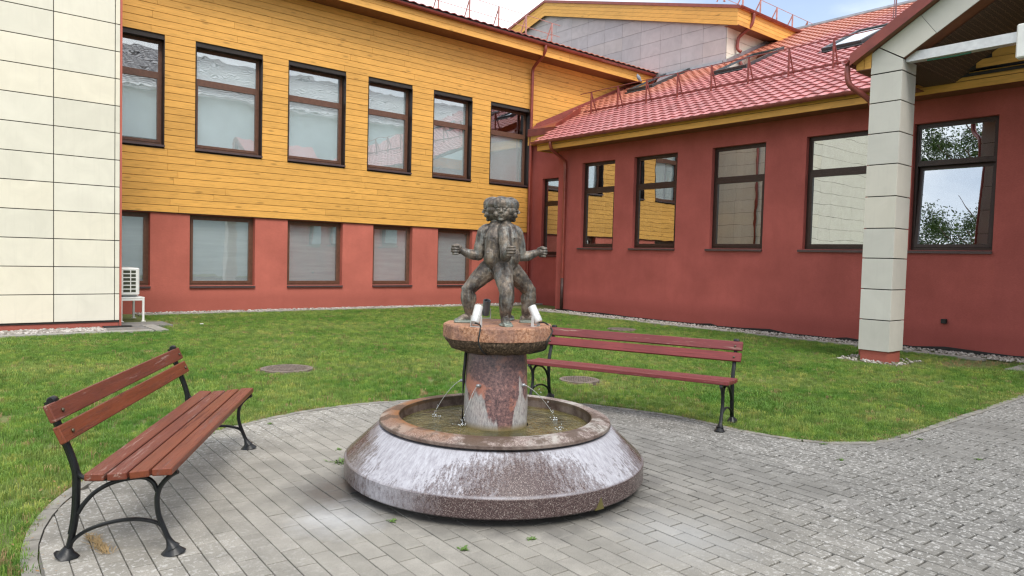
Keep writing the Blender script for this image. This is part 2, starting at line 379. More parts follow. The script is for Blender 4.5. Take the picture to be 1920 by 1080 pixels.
W1, W2 = (2.12, 4.08), (1.84, 3.68)
def paver_material():
    t = NT('concrete_paver'); p = t.pos(); r = t.math('FRACT', t.math('ADD', t.rnd(), t.attr('tone')))
    base = t.ramp(r, [(0, (.252, .238, .210)), (.5, (.280, .265, .235)), (1, (.312, .294, .262))])
    sx_ = t.n('ShaderNodeSeparateXYZ'); t.l(p, sx_.inputs[0]); wx = t.ramp(t.math('DIVIDE', t.math('ADD', sx_.outputs[0], t.math('MULTIPLY', t.noise(p, .7, 4), 1.2)), 10.0), [(.33, (1, 1, 1)), (.52, (.70, .715, .75))]); base = t.mix(1.0, base, wx, 'MULTIPLY')  # right side darkened: its shade is put into the paver colour
    fine = t.noise(p, 260, 3, .7); base = t.mix(1.0, base, t.ramp(fine, [(.3, .72), (.7, 1.22)]), 'MULTIPLY')
    med = t.noise(p, 5, 5, .6); base = t.mix(1.0, base, t.ramp(med, [(.3, .82), (.7, 1.12)]), 'MULTIPLY')
    # lichen spots in drifts
    area = t.ramp(t.noise(p, .6, 3, .5), [(.33, 0), (.50, 1)])
    sp = t.noise(p, 36, 6, .68, .3); spots = t.ramp(sp, [(.54, 0), (.60, 1)])
    sp2 = t.ramp(t.voro(p, 34), [(.16, 1), (.26, 0)])
    sp2 = t.math('MULTIPLY', sp2, t.ramp(t.noise(p, 4, 3), [(.5, 0), (.6, 1)]))
    lich = t.math('MULTIPLY', t.math('MAXIMUM', spots, sp2), area)
    # a calm zone round the basin where the stones stay clean
    sub = t.n('ShaderNodeVectorMath', operation='DISTANCE'); t.l(p, sub.inputs[0]); sub.inputs[1].default_value = (FC.x, FC.y, 0)
    dist = sub.outputs['Value']; far = t.ramp(t.math('DIVIDE', t.math('ADD', dist, t.math('MULTIPLY', med, .8)), 4.0), [(.50, .04), (.66, 1)])
    lich = t.math('MULTIPLY', lich, far)
    base = t.mix(t.math('MULTIPLY', lich, .72), base, (.55, .54, .52))
    # wet patch and lime bloom on the left of the basin
    def blob(x, y, rad, soft=.5, amp=.6, ns=3):
        q = t.n('ShaderNodeVectorMath', operation='DISTANCE'); t.l(p, q.inputs[0]); q.inputs[1].default_value = (x, y, 0)
        d = t.math('ADD', q.outputs['Value'], t.math('MULTIPLY', t.math('SUBTRACT', t.noise(p, ns, 5, .6), .5), amp))
        return t.ramp(t.math('DIVIDE', d, rad * 2), [(max(0, .5 - soft * .5), 1), (min(1, .5 + soft * .3), 0)])
    w1 = blob(W1[0], W1[1], .36, .45, .30); w2 = blob(W2[0], W2[1], .22, .9, .4, 6)
    wring = t.ramp(t.math('DIVIDE', t.math('ADD', dist, t.math('MULTIPLY', t.math('SUBTRACT', med, .5), .5)), 2.0), [(.48, 1), (.60, 0)])
    wet = t.math('MAXIMUM', w1, t.math('MULTIPLY', wring, .6))
    base = t.mix(t.math('MULTIPLY', wet, .82), base, (.055, .055, .056))
    base = t.mix(t.math('MULTIPLY', w2, .5), base, (.5, .51, .53))
    w3 = blob(3.25, 2.35, .3, .9, .5, 5); base = t.mix(t.math('MULTIPLY', w3, .3), base, (.48, .49, .5))
    dirt = t.ramp(t.noise(p, 1.3, 6, .65), [(.5, 0), (.75, .45)]); base = t.mix(dirt, base, (.115, .11, .10))
    t.col(base); t.set(t.mix(wet, (.88, .88, .88), (.35, .35, .35)), 0, .35); t.bump(fine, .45, .0025); return t.m
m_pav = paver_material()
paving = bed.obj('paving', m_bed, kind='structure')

PITCH, LEN = .1075, .2115
rot = R(-2.8); ca, sa = math.cos(rot), math.sin(rot)
def clip(poly, a_, n_):
    o = []
    for i in range(len(poly)):
        p, q = poly[i], poly[(i + 1) % len(poly)]; dp = (p - a_).dot(n_); dq = (q - a_).dot(n_)
        if dp >= 0: o.append(p)
        if (dp >= 0) != (dq >= 0): o.append(p + (q - p) * (dp / (dp - dq)))
    return o
def project(p):
    d = Vector(p) - Vector((0, 0, 1.5)); z = d.dot(fw)
    if z < .2: return None
    return 960 + 1345 * d.dot(rt) / z, 540 + 1345 * d.dot(dn) / z, z
pavers = []
rs = random.Random(3)
for i in range(-16, 118):
    for j in range(-16, 34):
        u = i * PITCH; v = (j + (.5 if i % 2 else 0)) * LEN + rs.uniform(-.004, .004)
        x = u * ca + v * -sa + .0; y = u * sa + v * ca
        cx = x + .0; cy = y
        if math.hypot(cx - FC.x, cy - FC.y) < .72 or cy < -.4 : continue
        pr = project((cx, cy, 0))
        if pr is None or pr[0] < -260 or pr[0] > 2250 or pr[1] > 1400: continue
        gapu = .0022 + .0024 * min(1, max(0, (cx - 2.8) / 1.0)); right = min(1, max(0, (cx - 2.8) / 1.0)); gapv = .0026 + .0028 * right
        hu, hv = PITCH / 2 - gapu, LEN / 2 - gapv
        a2 = rs.uniform(-.006, .006); c2_, s2_ = math.cos(rot + a2), math.sin(rot + a2)
        quad = [Vector((cx + a_ * c2_ - b * s2_, cy + a_ * s2_ + b * c2_, 0)) for a_, b in ((-hu, -hv), (hu, -hv), (hu, hv), (-hu, hv))]
        cut = [pip(PP, q.x, q.y) for q in quad]
        if not any(cut) and not pip(PP, cx, cy): continue
        cl = quad
        if not all(cut):
            k, dd = nearest_edge(PP, cx, cy); A_ = Vector((PP[k, 0], PP[k, 1], 0)); B_ = Vector((PP[(k + 1) % len(PP), 0], PP[(k + 1) % len(PP), 1], 0)); t_ = (B_ - A_).normalized()
            cl = clip(quad, A_, Vector((t_.y, -t_.x, 0)))
            if len(cl) < 3: continue
            area = abs(sum(cl[q].x * cl[(q + 1) % len(cl)].y - cl[(q + 1) % len(cl)].x * cl[q].y for q in range(len(cl)))) / 2
            if area < .002: continue
        infr = -20 < pr[0] < 1940 and pr[1] < 1110
        covered = math.hypot(cx - FC.x, cy - FC.y) < .95
        pavers.append((pr[2] + (0 if infr else 50) + (50 if covered else 0), cl, cl is quad, (cx, cy, rot + a2, gapu, gapv)))
pavers.sort(key=lambda q: q[0])
def paver_geo(mb, poly, tone=None, tl=None, c=Vector((0, 0, 0)), tilt=(0, 0), dz=0):
    """worn block: top face with chamfer and sides"""
    n = len(poly); ctr = sum(poly, Vector()) / n
    top = [ctr + (q - ctr) * (1 - .0045 / max(.03, (q - ctr).length)) for q in poly]
    f = lambda q, z: (q.x, q.y, z + dz + (q.x - ctr.x) * tilt[0] + (q.y - ctr.y) * tilt[1])
    vs = [f(q, 0) for q in top] + [f(q, -.003) for q in poly] + [(q.x, q.y, -.02) for q in poly]
    fs = [tuple(range(n))] + [(i + n, (i + 1) % n + n, (i + 1) % n, i) for i in range(n)] + [(i + 2 * n, (i + 1) % n + 2 * n, (i + 1) % n + n, i + n) for i in range(n)]
    mb.add(vs, fs)
    if tl is not None: tl += [tone] * len(fs)
shared = {}
rest = MB(); tones = []
for k, (d, poly, full, (cx, cy, an, gu, gv)) in enumerate(pavers):
    tilt = (rs.gauss(0, .006), rs.gauss(0, .004)); dz = rs.uniform(-.0022, .0012)
    if k < 300:
        if full:
            key = (round(gu, 3), round(gv, 3))
            if key not in shared:
                mb = MB(); hu, hv = PITCH / 2 - gu, LEN / 2 - gv
                paver_geo(mb, [Vector((-hu, -hv, 0)), Vector((hu, -hv, 0)), Vector((hu, hv, 0)), Vector((-hu, hv, 0))]); shared[key] = mb.mesh('paver', fix=False)
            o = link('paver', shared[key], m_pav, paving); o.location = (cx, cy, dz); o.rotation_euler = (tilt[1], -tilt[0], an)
        else:
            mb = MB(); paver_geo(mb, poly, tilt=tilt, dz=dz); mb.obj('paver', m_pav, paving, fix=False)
    else: paver_geo(rest, poly, rs.random(), tones, tilt=tilt, dz=dz)
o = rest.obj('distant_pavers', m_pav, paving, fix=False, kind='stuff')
at = o.data.attributes.new('tone', 'FLOAT', 'FACE'); at.data.foreach_set('value', tones)

# flush kerb pieces
m_kerb = simple('kerb_concrete', (.225, .212, .188), .9, 0, .35, 7, .4, 140, .003)
m_kerb_o = m_kerb
L = 0; acc = [edge[0]]; nk = 0
dense = []
for a_, b in zip(edge[:-1], edge[1:]):
    n = max(1, int((b - a_).length / .05))
    dense += [a_.lerp(b, i / n) for i in range(n)]
dense.append(edge[-1]); i = 0
while i < len(dense) - 3:
    seg = dense[i:i + 10]; i += 9
    if len(seg) < 3: break
    o1 = offset_line(seg, 0.0); o2 = offset_line(seg, KW)
    t0 = (seg[1] - seg[0]).normalized() * .003; t1 = (seg[-1] - seg[-2]).normalized() * .003
    o1[0] += t0; o2[0] += t0; o1[-1] -= t1; o2[-1] -= t1
    mb = MB(); n = len(seg); z = rs.uniform(-.001, .005)
    vs = [(p.x, p.y, z) for p in o1] + [(p.x, p.y, z) for p in o2] + [(p.x, p.y, -.03) for p in o1] + [(p.x, p.y, -.03) for p in o2]
    fs = [(q, q + n, q + n + 1, q + 1) for q in range(n - 1)] + [(q + 2 * n, q, q + 1, q + 1 + 2 * n) for q in range(n - 1)] + [(q + n, q + 3 * n, q + 3 * n + 1, q + n + 1) for q in range(n - 1)] + [(0, 2 * n, 3 * n, n), (n - 1, 2 * n - 1, 4 * n - 1, 3 * n - 1)]
    mb.add(vs, fs); mb.obj('kerb_stone', m_kerb, paving, fix=True)

# ---- strips along the walls (concrete edging + pebble beds)
def slab_strip(name, pts, wd, z=.008, seglen=1.0, parent=None):
    pass
mb = MB()
def quad_box(mb, x0, x1, y0, y1, z=.012): mb.cbox(x0, x1, y0, y1, -.03, z, .004)
edging = MB()
for k in range(14): quad_box(edging, -9.2 + k * .9, -9.2 + k * .9 + .892, 14.20, 14.42)                 # beige wing
for k in range(5): quad_box(edging, 3.42, 3.64, 14.20 + k * .55, 14.20 + k * .55 + .545) if k < 2 else None
for k in range(15): quad_box(edging, 3.9 + k * .85, 3.9 + k * .85 + .843, 17.62, 17.80)                  # yellow wing
for k in range(14): quad_box(edging, 13.80, 13.97, 4.1 + k * .85, 4.1 + k * .85 + .843)                  # red wing
for k in range(4): quad_box(edging, 12.75, 13.6, 3.0 + k * .0, 3.5) if k == 0 else None
eo = edging.obj('edging', m_conc, kind='structure')
pad = MB(); pad.cbox(2.6, 3.40, 14.45, 15.06, -.03, .006, .004); pad.cbox(2.98, 3.95, 15.10, 15.9, -.03, .01, .004)
pad.obj('paving_slab', simple('old_slab', (.17, .165, .155), .9, 0, .3, 7, .4, 60, .004), eo)

def gn_scatter(name, pts, scales, tones_, variants, label=None, kind='stuff', tilt=0.0, seed=0):
    """mesh of loose points; geometry nodes set one of the variants on each point"""
    me = bpy.data.meshes.new(name); me.from_pydata(pts, [], [])
    for nm, arr in (('sc', scales),): a_ = me.attributes.new(nm, 'FLOAT', 'POINT'); a_.data.foreach_set('value', arr)
    rr = np.random.RandomState(seed); n = len(pts)
    rotv = np.zeros((n, 3)); rotv[:, 2] = rr.rand(n) * 6.283; rotv[:, 0] = rr.randn(n) * tilt; rotv[:, 1] = rr.randn(n) * tilt
    a_ = me.attributes.new('rot', 'FLOAT_VECTOR', 'POINT'); a_.data.foreach_set('vector', rotv.ravel().astype(np.float32))
    a_ = me.attributes.new('pick', 'INT', 'POINT'); a_.data.foreach_set('value', np.asarray(tones_, dtype=np.int32))
    o = bpy.data.objects.new(name, me); col.objects.link(o); o['kind'] = kind
    vc = bpy.data.collections.new(name + '_kinds')
    for q in variants: vc.objects.link(q)
    ng = bpy.data.node_groups.new(name, 'GeometryNodeTree')
    ng.interface.new_socket('Geometry', in_out='INPUT', socket_type='NodeSocketGeometry'); ng.interface.new_socket('Geometry', in_out='OUTPUT', socket_type='NodeSocketGeometry')
    N = ng.nodes.new; gi = N('NodeGroupInput'); go = N('NodeGroupOutput'); ip = N('GeometryNodeInstanceOnPoints'); ci = N('GeometryNodeCollectionInfo')
    ci.inputs['Collection'].default_value = vc; ci.inputs['Separate Children'].default_value = True; ci.inputs['Reset Children'].default_value = True
    def na(nm, ty): x = N('GeometryNodeInputNamedAttribute'); x.data_type = ty; x.inputs['Name'].default_value = nm; return x.outputs[0]
    L_ = ng.links.new; L_(gi.outputs[0], ip.inputs['Points']); L_(ci.outputs[0], ip.inputs['Instance']); ip.inputs['Pick Instance'].default_value = True
    L_(na('pick', 'INT'), ip.inputs['Instance Index']); L_(na('rot', 'FLOAT_VECTOR'), ip.inputs['Rotation'])
    cx = N('ShaderNodeCombineXYZ'); s_ = na('sc', 'FLOAT')
    for q in range(3): L_(s_, cx.inputs[q])
    L_(cx.outputs[0], ip.inputs['Scale']); L_(ip.outputs[0], go.inputs[0])
    md = o.modifiers.new('scatter', 'NODES'); md.node_group = ng
    return o

# grass blades
def grass_material():
    t = NT('grass_blades'); p = t.pos(); r = t.rnd()
    big = t.noise(p, .55, 4, .6); med = t.noise(p, 3.2, 5, .65)
    base = t.ramp(big, [(.35, (.12, .27, .050)), (.5, (.195, .33, .075)), (.66, (.29, .375, .12))])
    base = t.mix(t.ramp(med, [(.48, 0), (.72, .6)]), base, (.30, .28, .11))
    base = t.mix(1.0, base, t.ramp(r, [(0, (.62, .70, .6)), (.7, (1.15, 1.12, 1.0)), (.93, (1.5, 1.25, 1.0)), (1, (2.1, 1.55, 1.5))]), 'MULTIPLY')
    t.col(base); t.set(.5, 0, .35)
    tl = t.n('ShaderNodeBsdfTranslucent'); t.l(base, tl.inputs[0]); ms = t.n('ShaderNodeMixShader'); ms.inputs[0].default_value = .4
    t.l(t.bs.outputs[0], ms.inputs[1]); t.l(tl.outputs[0], ms.inputs[2]); t.l(ms.outputs[0], t.out.inputs[0]); return t.m
m_grass = grass_material()
def dry_material():
    t = NT('dry_grass'); r = t.rnd(); t.col(t.ramp(r, [(0, (.20, .13, .06)), (1, (.40, .29, .14))])); t.set(.8); return t.m
m_dry = dry_material()
def tuft(name, n, rad, h, wd, seed, lean=.6, mat=None, clover=0):
    q = random.Random(seed); mb = MB()
    for _ in range(n):
        a_ = q.uniform(0, 6.283); d = rad * math.sqrt(q.random()); x, y = d * math.cos(a_), d * math.sin(a_)
        hh = h * q.uniform(.5, 1.15); az = q.uniform(0, 6.283); ln = q.uniform(.1, lean) * hh * 1.2; ww = wd * q.uniform(.6, 1.2)
        wx, wy = -math.sin(az) * ww / 2, math.cos(az) * ww / 2; dx, dy = math.cos(az) * ln, math.sin(az) * ln
        mb.add([(x - wx, y - wy, -.03), (x + wx, y + wy, -.03), (x + dx * .35 + wx * .8, y + dy * .35 + wy * .8, hh * .6), (x + dx * .35 - wx * .8, y + dy * .35 - wy * .8, hh * .6), (x + dx, y + dy, hh)],
               [(0, 1, 2, 3), (3, 2, 4)])
    me = mb.mesh(name, fix=False); me.materials.append(mat or m_grass); return bpy.data.objects.new(name, me)
tufts = [tuft('blade_clump', 40, .058, .027, .0042, 10 + k, 1.3) for k in range(6)] + [tuft('blade_clump', 28, .06, .040, .0058, 30 + k, 1.3) for k in range(2)] + [tuft('blade_clump', 22, .05, .03, .004, 50, 1.3, m_dry)]
def in_lawn(x, y):
    if y > 17.60 or x > 13.78: return False
    if x < 3.45 and y > 14.16: return False
    if 3.4 < x < 3.9 and y > 16.1 or (x < 3.95 and 14.4 < y < 16.9 and x < 3.64 + (y - 14.4) * .1): return False
    if (x > 12.0 and y < 3.15): return False
    if x > 11.55 and 4.55 < y < 5.7 and x < 12.7: return False
    return not pip(LP, x, y)
MANHOLES = [(3.70, 8.89, .325), (6.40, 6.28, .25), (11.97, 10.5, .31), (.27, 7.62, .30)]
pts, scl, pk = [], [], []
rg = random.Random(11)
def bare(x, y):
    """dry worn ground by the porch corner, around covers, at the kerb"""
    b = 0
    if x > 12.2: b = max(b, 1 - abs((y - (4.15 - (x - 12.4) * .1))) / .75) * (1 if x > 12.5 else .6)
    b = max(b, 1 - math.hypot(x - 3.75, y - 15.6) / 1.2)
    for mx_, my_, mr in MANHOLES: b = max(b, 1 - (math.hypot(x - mx_, y - my_) - mr) / .13)
    return b
x = -4.0
cells = []
for iy in range(0, 160):
    y0 = 2.0 + iy * .1
    for ix in range(-15, 142):
        x0 = ix * .1
        pr = project((x0, y0, 0))
        if pr is None or pr[0] < -330 or pr[0] > 2250: continue
        dens = 2.35 if pr[2] < 7 else (1.9 if pr[2] < 12 else 1.5)
        n = int(dens) + (rg.random() < dens % 1)
        for _ in range(n):
            x_, y_ = x0 + rg.random() * .1, y0 + rg.random() * .1
            if not in_lawn(x_, y_): continue
            bb = bare(x_, y_)
            if bb > .25 and rg.random() < bb * 1.25: 
                if rg.random() > .35: continue
                pts.append((x_, y_, -.012)); scl.append(rg.uniform(.5, .8)); pk.append(8); continue
            if any(math.hypot(x_ - a_, y_ - b) < c for a_, b, c in MANHOLES): continue
            hn = mnoise.noise(Vector((x_ * .8, y_ * .8, 3.3)))
            nearedge = nearest_edge(LP, x_, y_)[1] if pr[2] < 11 else 1
            s_ = rg.uniform(.7, 1.15) * (1 + .35 * hn) * (1.0 if nearedge > .06 else .85)
            dryc = .035 + .10 * max(0, mnoise.noise(Vector((x_ * 1.3, y_ * 1.3, 9.1))) + .25 * max(0, mnoise.noise(Vector((x_ * 4, y_ * 4, 2.1))) - .25)) + (.18 if nearedge < .08 else 0)
            pts.append((x_, y_, -.008)); scl.append(s_); v = rg.random()
            pk.append(8 if v < dryc else (6 + rg.randrange(2) if v > .93 or hn > .45 else rg.randrange(6)))
for a_, b in zip(edge[:-1], edge[1:]):
    L_ = (b - a_).length; t_ = (b - a_) / L_; n_ = Vector((t_.y, -t_.x, 0))
    for _ in range(int(L_ * 34)):
        c = a_ + t_ * rg.random() * L_; hn = mnoise.noise(c * 3.1)
        c = c + n_ * rg.uniform(-.05, .012 + .035 * max(0, hn)); pts.append((c.x, c.y, -.006)); scl.append(rg.uniform(.5, .95)); pk.append(8 if rg.random() < .22 + .25 * max(0, -hn) else rg.randrange(8))
gn_scatter('grass', pts, scl, pk, tufts, tilt=.08, seed=5)
N_GRASS = len(pts)

# pebbles
m_peb = NT('pebble'); m_peb.col(m_peb.ramp(m_peb.rnd(), [(0, (.16, .14, .12)), (.5, (.33, .30, .27)), (1, (.52, .49, .46))])); m_peb.set(.7); m_peb = m_peb.m
def pebble(seed):
    q = random.Random(seed); mb = MB(); mb.ell((0, 0, 0), (1, q.uniform(.6, .9), q.uniform(.45, .65)), 8, 5)
    mb.v = [tuple(c * (1 + .12 * q.uniform(-1, 1)) for c in v) for v in mb.v]
    me = mb.mesh('pebble', True); me.materials.append(m_peb); return bpy.data.objects.new('pebble', me)
pb = [pebble(k) for k in range(5)]
pts, scl, pk = [], [], []
def bedp(x0, x1, y0, y1, n, s0=.016, s1=.034, skip=None):
    for _ in range(n):
        x_, y_ = rg.uniform(x0, x1), rg.uniform(y0, y1)
        if skip and skip(x_, y_): continue
        s_ = rg.uniform(s0, s1); pts.append((x_, y_, -.01 + s_ * .45)); scl.append(s_); pk.append(rg.randrange(5))
bedp(-1.5, 2.7, 14.44, 15.04, 1900, .018, .042)
bedp(3.9, 16.0, 17.84, 18.30, 2600, .012, .03)
bedp(13.99, 14.60, 4.3, 15.9, 2600, .012, .03)
bedp(11.6, 12.65, 4.6, 5.6, 300, .01, .026, lambda x_, y_: 11.9 < x_ < 12.5 and 4.8 < y_ < 5.35)
bedp(14.0, 14.75, 1.8, 4.3, 700)
gn_scatter('pebbles', pts, scl, pk, pb, tilt=.3, seed=8)

# ------------------------------------------------------------------ fountain
r2 = Vector((.7673, -.6413, 0)); f2 = Vector((.6413, .7673, 0))      # to the right / away from the viewer
def granite_base():
    t = NT('lime_streaked_granite'); p = t.obj(); sep = t.n('ShaderNodeSeparateXYZ'); t.l(p, sep.inputs[0])
    v1 = t.voro(p, 300, 'F1', 'Color'); s1 = t.n('ShaderNodeSeparateColor'); t.l(v1, s1.inputs[0])
    base = t.ramp(s1.outputs[0], [(0, (.030, .019, .020)), (.35, (.058, .036, .036)), (.7, (.085, .056, .055)), (.86, (.135, .093, .088)), (.96, (.27, .23, .215))])
    dr = t.n('ShaderNodeVectorMath', operation='DOT_PRODUCT'); t.l(p, dr.inputs[0]); dr.inputs[1].default_value = tuple(r2)
    df = t.n('ShaderNodeVectorMath', operation='DOT_PRODUCT'); t.l(p, df.inputs[0]); df.inputs[1].default_value = tuple(-f2)
    ang = t.math('ARCTAN2', dr.outputs['Value'], df.outputs['Value']); z = sep.outputs[2]
    rad = t.n('ShaderNodeVectorMath', operation='LENGTH'); cm0 = t.n('ShaderNodeCombineXYZ'); t.l(sep.outputs[0], cm0.inputs[0]); t.l(sep.outputs[1], cm0.inputs[1]); t.l(cm0.outputs[0], rad.inputs[0])
    cm = t.n('ShaderNodeCombineXYZ'); t.l(t.math('MULTIPLY', ang, 1.0), cm.inputs[0]); t.l(t.math('MULTIPLY', z, .55), cm.inputs[1]); t.l(t.math('MULTIPLY', rad.outputs['Value'], .05), cm.inputs[2])
    st = t.noise(cm.outputs[0], 42, 8, .75); st2 = t.noise(cm.outputs[0], 8, 4, .6)
    lo = t.noise(cm.outputs[0], 1.25, 3, .5)
    # the run-off is heaviest left of the front and on the right flank; a clean panel stays between
    def lobe(a0, wdt):
        d = t.math('ABSOLUTE', t.math('SUBTRACT', ang, a0)); return t.ramp(t.math('DIVIDE', d, wdt), [(.1, 1), (1.0, 0)])
    def deg(px_right): return math.atan2(-f2.y * math.cos(px_right) + r2.y * math.sin(px_right), -f2.x * math.cos(px_right) + r2.x * math.sin(px_right))
    dens = t.math('ADD', t.math('MULTIPLY', lobe(R(-36), .85), 1.1), t.math('MULTIPLY', lobe(R(50), .72), 1.05))
    dens = t.math('MAXIMUM', dens, .12); dens = t.math('ADD', t.math('MULTIPLY', dens, .46), t.math('MULTIPLY', t.math('SUBTRACT', lo, .5), .25))
    k = t.math('ADD', t.math('ADD', t.math('MULTIPLY', st, .75), t.math('MULTIPLY', st2, .35)), dens)
    up = t.ramp(z, [(.03, 0), (.19, .02), (.29, .09), (.37, .30)]); k = t.math('ADD', k, up)
    fg = t.noise(cm.outputs[0], 70, 5, .8); k = t.math('ADD', k, t.math('MULTIPLY', t.math('SUBTRACT', fg, .5), .55)); k = t.math('ADD', k, t.math('MULTIPLY', t.math('SUBTRACT', t.noise(p, 90, 3), .5), .35))
    lime = t.ramp(k, [(.74, 0), (.95, .42), (1.22, .80)])
    edge_ = t.math('MULTIPLY', t.ramp(z, [(.160, 0), (.1735, .75), (.185, 0)]), t.ramp(st2, [(.35, .3), (.6, 1)])); lime = t.math('MAXIMUM', lime, edge_)
    fade = t.math('MAXIMUM', t.ramp(z, [(.168, 0), (.178, 1)]), t.math('MULTIPLY', lobe(R(-42), .5), .75)); lime = t.math('MULTIPLY', lime, fade)
    base = t.mix(lime, base, t.ramp(st, [(.3, (.25, .245, .28)), (.7, (.56, .57, .63))]))
    t.col(base); t.set(t.mix(lime, (.25, .25, .25), (.75, .75, .75)), 0, .5); t.bump(st, .15, .004); return t.m
m_gran = granite_base()
def granite_rim():
    t = NT('stained_granite_rim'); p = t.obj()
    v1 = t.voro(p, 210, 'F1', 'Color'); s1 = t.n('ShaderNodeSeparateColor'); t.l(v1, s1.inputs[0])
    base = t.ramp(s1.outputs[0], [(0, (.10, .06, .055)), (.5, (.19, .13, .115)), (.9, (.34, .28, .25))])
    n1 = t.noise(p, 3.0, 6, .65); n2 = t.noise(p, 9, 6, .7)
    base = t.mix(t.ramp(n1, [(.42, .95), (.52, .1)]), base, (.38, .36, .33))                  # lime
    dt = t.n('ShaderNodeVectorMath', operation='DOT_PRODUCT'); t.l(p, dt.inputs[0]); dt.inputs[1].default_value = (-r2.x * .9 - f2.x * .1, -r2.y * .9 - f2.y * .1, 0)
    k = t.math('ADD', dt.outputs['Value'], t.math('MULTIPLY', t.math('SUBTRACT', n2, .5), 1.3))
    rd = t.n('ShaderNodeVectorMath', operation='LENGTH'); t.l(p, rd.inputs[0])
    inn = t.ramp(rd.outputs['Value'], [(.80, 1), (.86, .45), (.90, .12)])
    rust = t.math('MULTIPLY', t.ramp(k, [(.10, 0), (.42, .95)]), inn)
    dk = t.ramp(t.noise(p, 3.6, 7, .72), [(.49, 0), (.545, .85)])
    base = t.mix(rust, base, (.22, .085, .018)); base = t.mix(dk, base, (.075, .045, .028))
    sz = t.n('ShaderNodeSeparateXYZ'); t.l(p, sz.inputs[0]); wl = t.math('MULTIPLY', t.ramp(rd.outputs['Value'], [(.775, 1), (.785, 0)]), 1.0)
    rxy = t.n('ShaderNodeVectorMath', operation='LENGTH'); c9 = t.n('ShaderNodeCombineXYZ'); t.l(sz.outputs[0], c9.inputs[0]); t.l(sz.outputs[1], c9.inputs[1]); t.l(c9.outputs[0], rxy.inputs[0]); inw = t.ramp(rxy.outputs['Value'], [(.656, .9), (.660, 0)])
    base = t.mix(inw, base, t.ramp(n2, [(.35, (.030, .020, .012)), (.6, (.10, .06, .03)), (.7, (.17, .14, .11))]))
    band = t.ramp(sz.outputs[2], [(.404, .8), (.410, 0)]); base = t.mix(band, base, t.ramp(n2, [(.4, (.06, .035, .028)), (.65, (.20, .16, .14))]))
    t.col(base); t.set(.55, 0, .45); t.bump(n2, .25, .004); return t.m
m_rim = granite_rim()
def granite_column():
    t = NT('mauve_granite_column'); p = t.obj(); sep = t.n('ShaderNodeSeparateXYZ'); t.l(p, sep.inputs[0]); z = sep.outputs[2]
    fl = t.noise(p, 48, 6, .75, .1); b = t.ramp(fl, [(.36, (.042, .030, .034)), (.46, (.13, .075, .078)), (.56, (.22, .125, .12)), (.66, (.40, .22, .19))])
    pk = t.ramp(t.noise(p, 6.5, 4, .6), [(.54, 0), (.62, .75)]); b = t.mix(pk, b, (.46, .19, .13))
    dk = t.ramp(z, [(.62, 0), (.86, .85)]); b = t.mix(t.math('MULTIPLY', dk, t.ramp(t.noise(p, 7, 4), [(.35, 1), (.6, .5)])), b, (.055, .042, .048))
    q = t.map(p, (7, 7, 1.6)); n1 = t.noise(q, 1.4, 5, .55)
    k = t.math('SUBTRACT', t.math('ADD', n1, .33), t.math('MULTIPLY', t.math('SUBTRACT', z, .36), 1.3))
    dv = t.n('ShaderNodeVectorMath', operation='DOT_PRODUCT'); t.l(p, dv.inputs[0]); dv.inputs[1].default_value = tuple((-f2 + r2 * .18) / .222)
    k = t.math('SUBTRACT', k, t.ramp(dv.outputs['Value'], [(.80, 0), (1.0, .42)]))
    lime = t.ramp(k, [(.50, 0), (.55, .9)]); b = t.mix(lime, b, t.ramp(t.noise(t.map(p, (30, 30, 9)), 3, 7, .8), [(.32, (.13, .12, .13)), (.5, (.36, .35, .35)), (.64, (.52, .50, .48))]))
    gr = t.ramp(z, [(.362, .9), (.40, 0)]); b = t.mix(gr, b, (.17, .13, .05))
    t.col(b); t.set(.42, 0, .5); t.bump(fl, .15, .004); return t.m
m_colm = granite_column()
def granite_slab(rough):
    t = NT('rough_underside_granite' if rough else 'pink_hewn_granite'); p = t.obj()
    n1 = t.noise(p, 60, 5, .7); n2 = t.noise(p, 7, 5, .6); sep = t.n('ShaderNodeSeparateXYZ'); t.l(p, sep.inputs[0])
    if rough: b = t.ramp(n1, [(.35, (.028, .020, .014)), (.55, (.10, .068, .045)), (.7, (.27, .19, .12))])
    else:
        b = t.ramp(n1, [(.36, (.14, .075, .05)), (.48, (.36, .175, .10)), (.62, (.50, .30, .20))])
        b = t.mix(t.ramp(n2, [(.42, 0), (.62, .65)]), b, (.20, .115, .10))
        top = t.ramp(sep.outputs[2], [(1.035, 0), (1.047, 1)]); b = t.mix(t.math('MULTIPLY', top, .75), b, t.ramp(t.noise(p, 9, 7, .7), [(.3, (.20, .12, .105)), (.7, (.42, .29, .26))]))
    t.col(b); t.set(.8, 0, .3); t.bump(t.noise(p, 45 if rough else 120, 5, .7), .7 if rough else .3, .01 if rough else .004); return t.m
m_slab = granite_slab(False); m_slab_r = granite_slab(True)

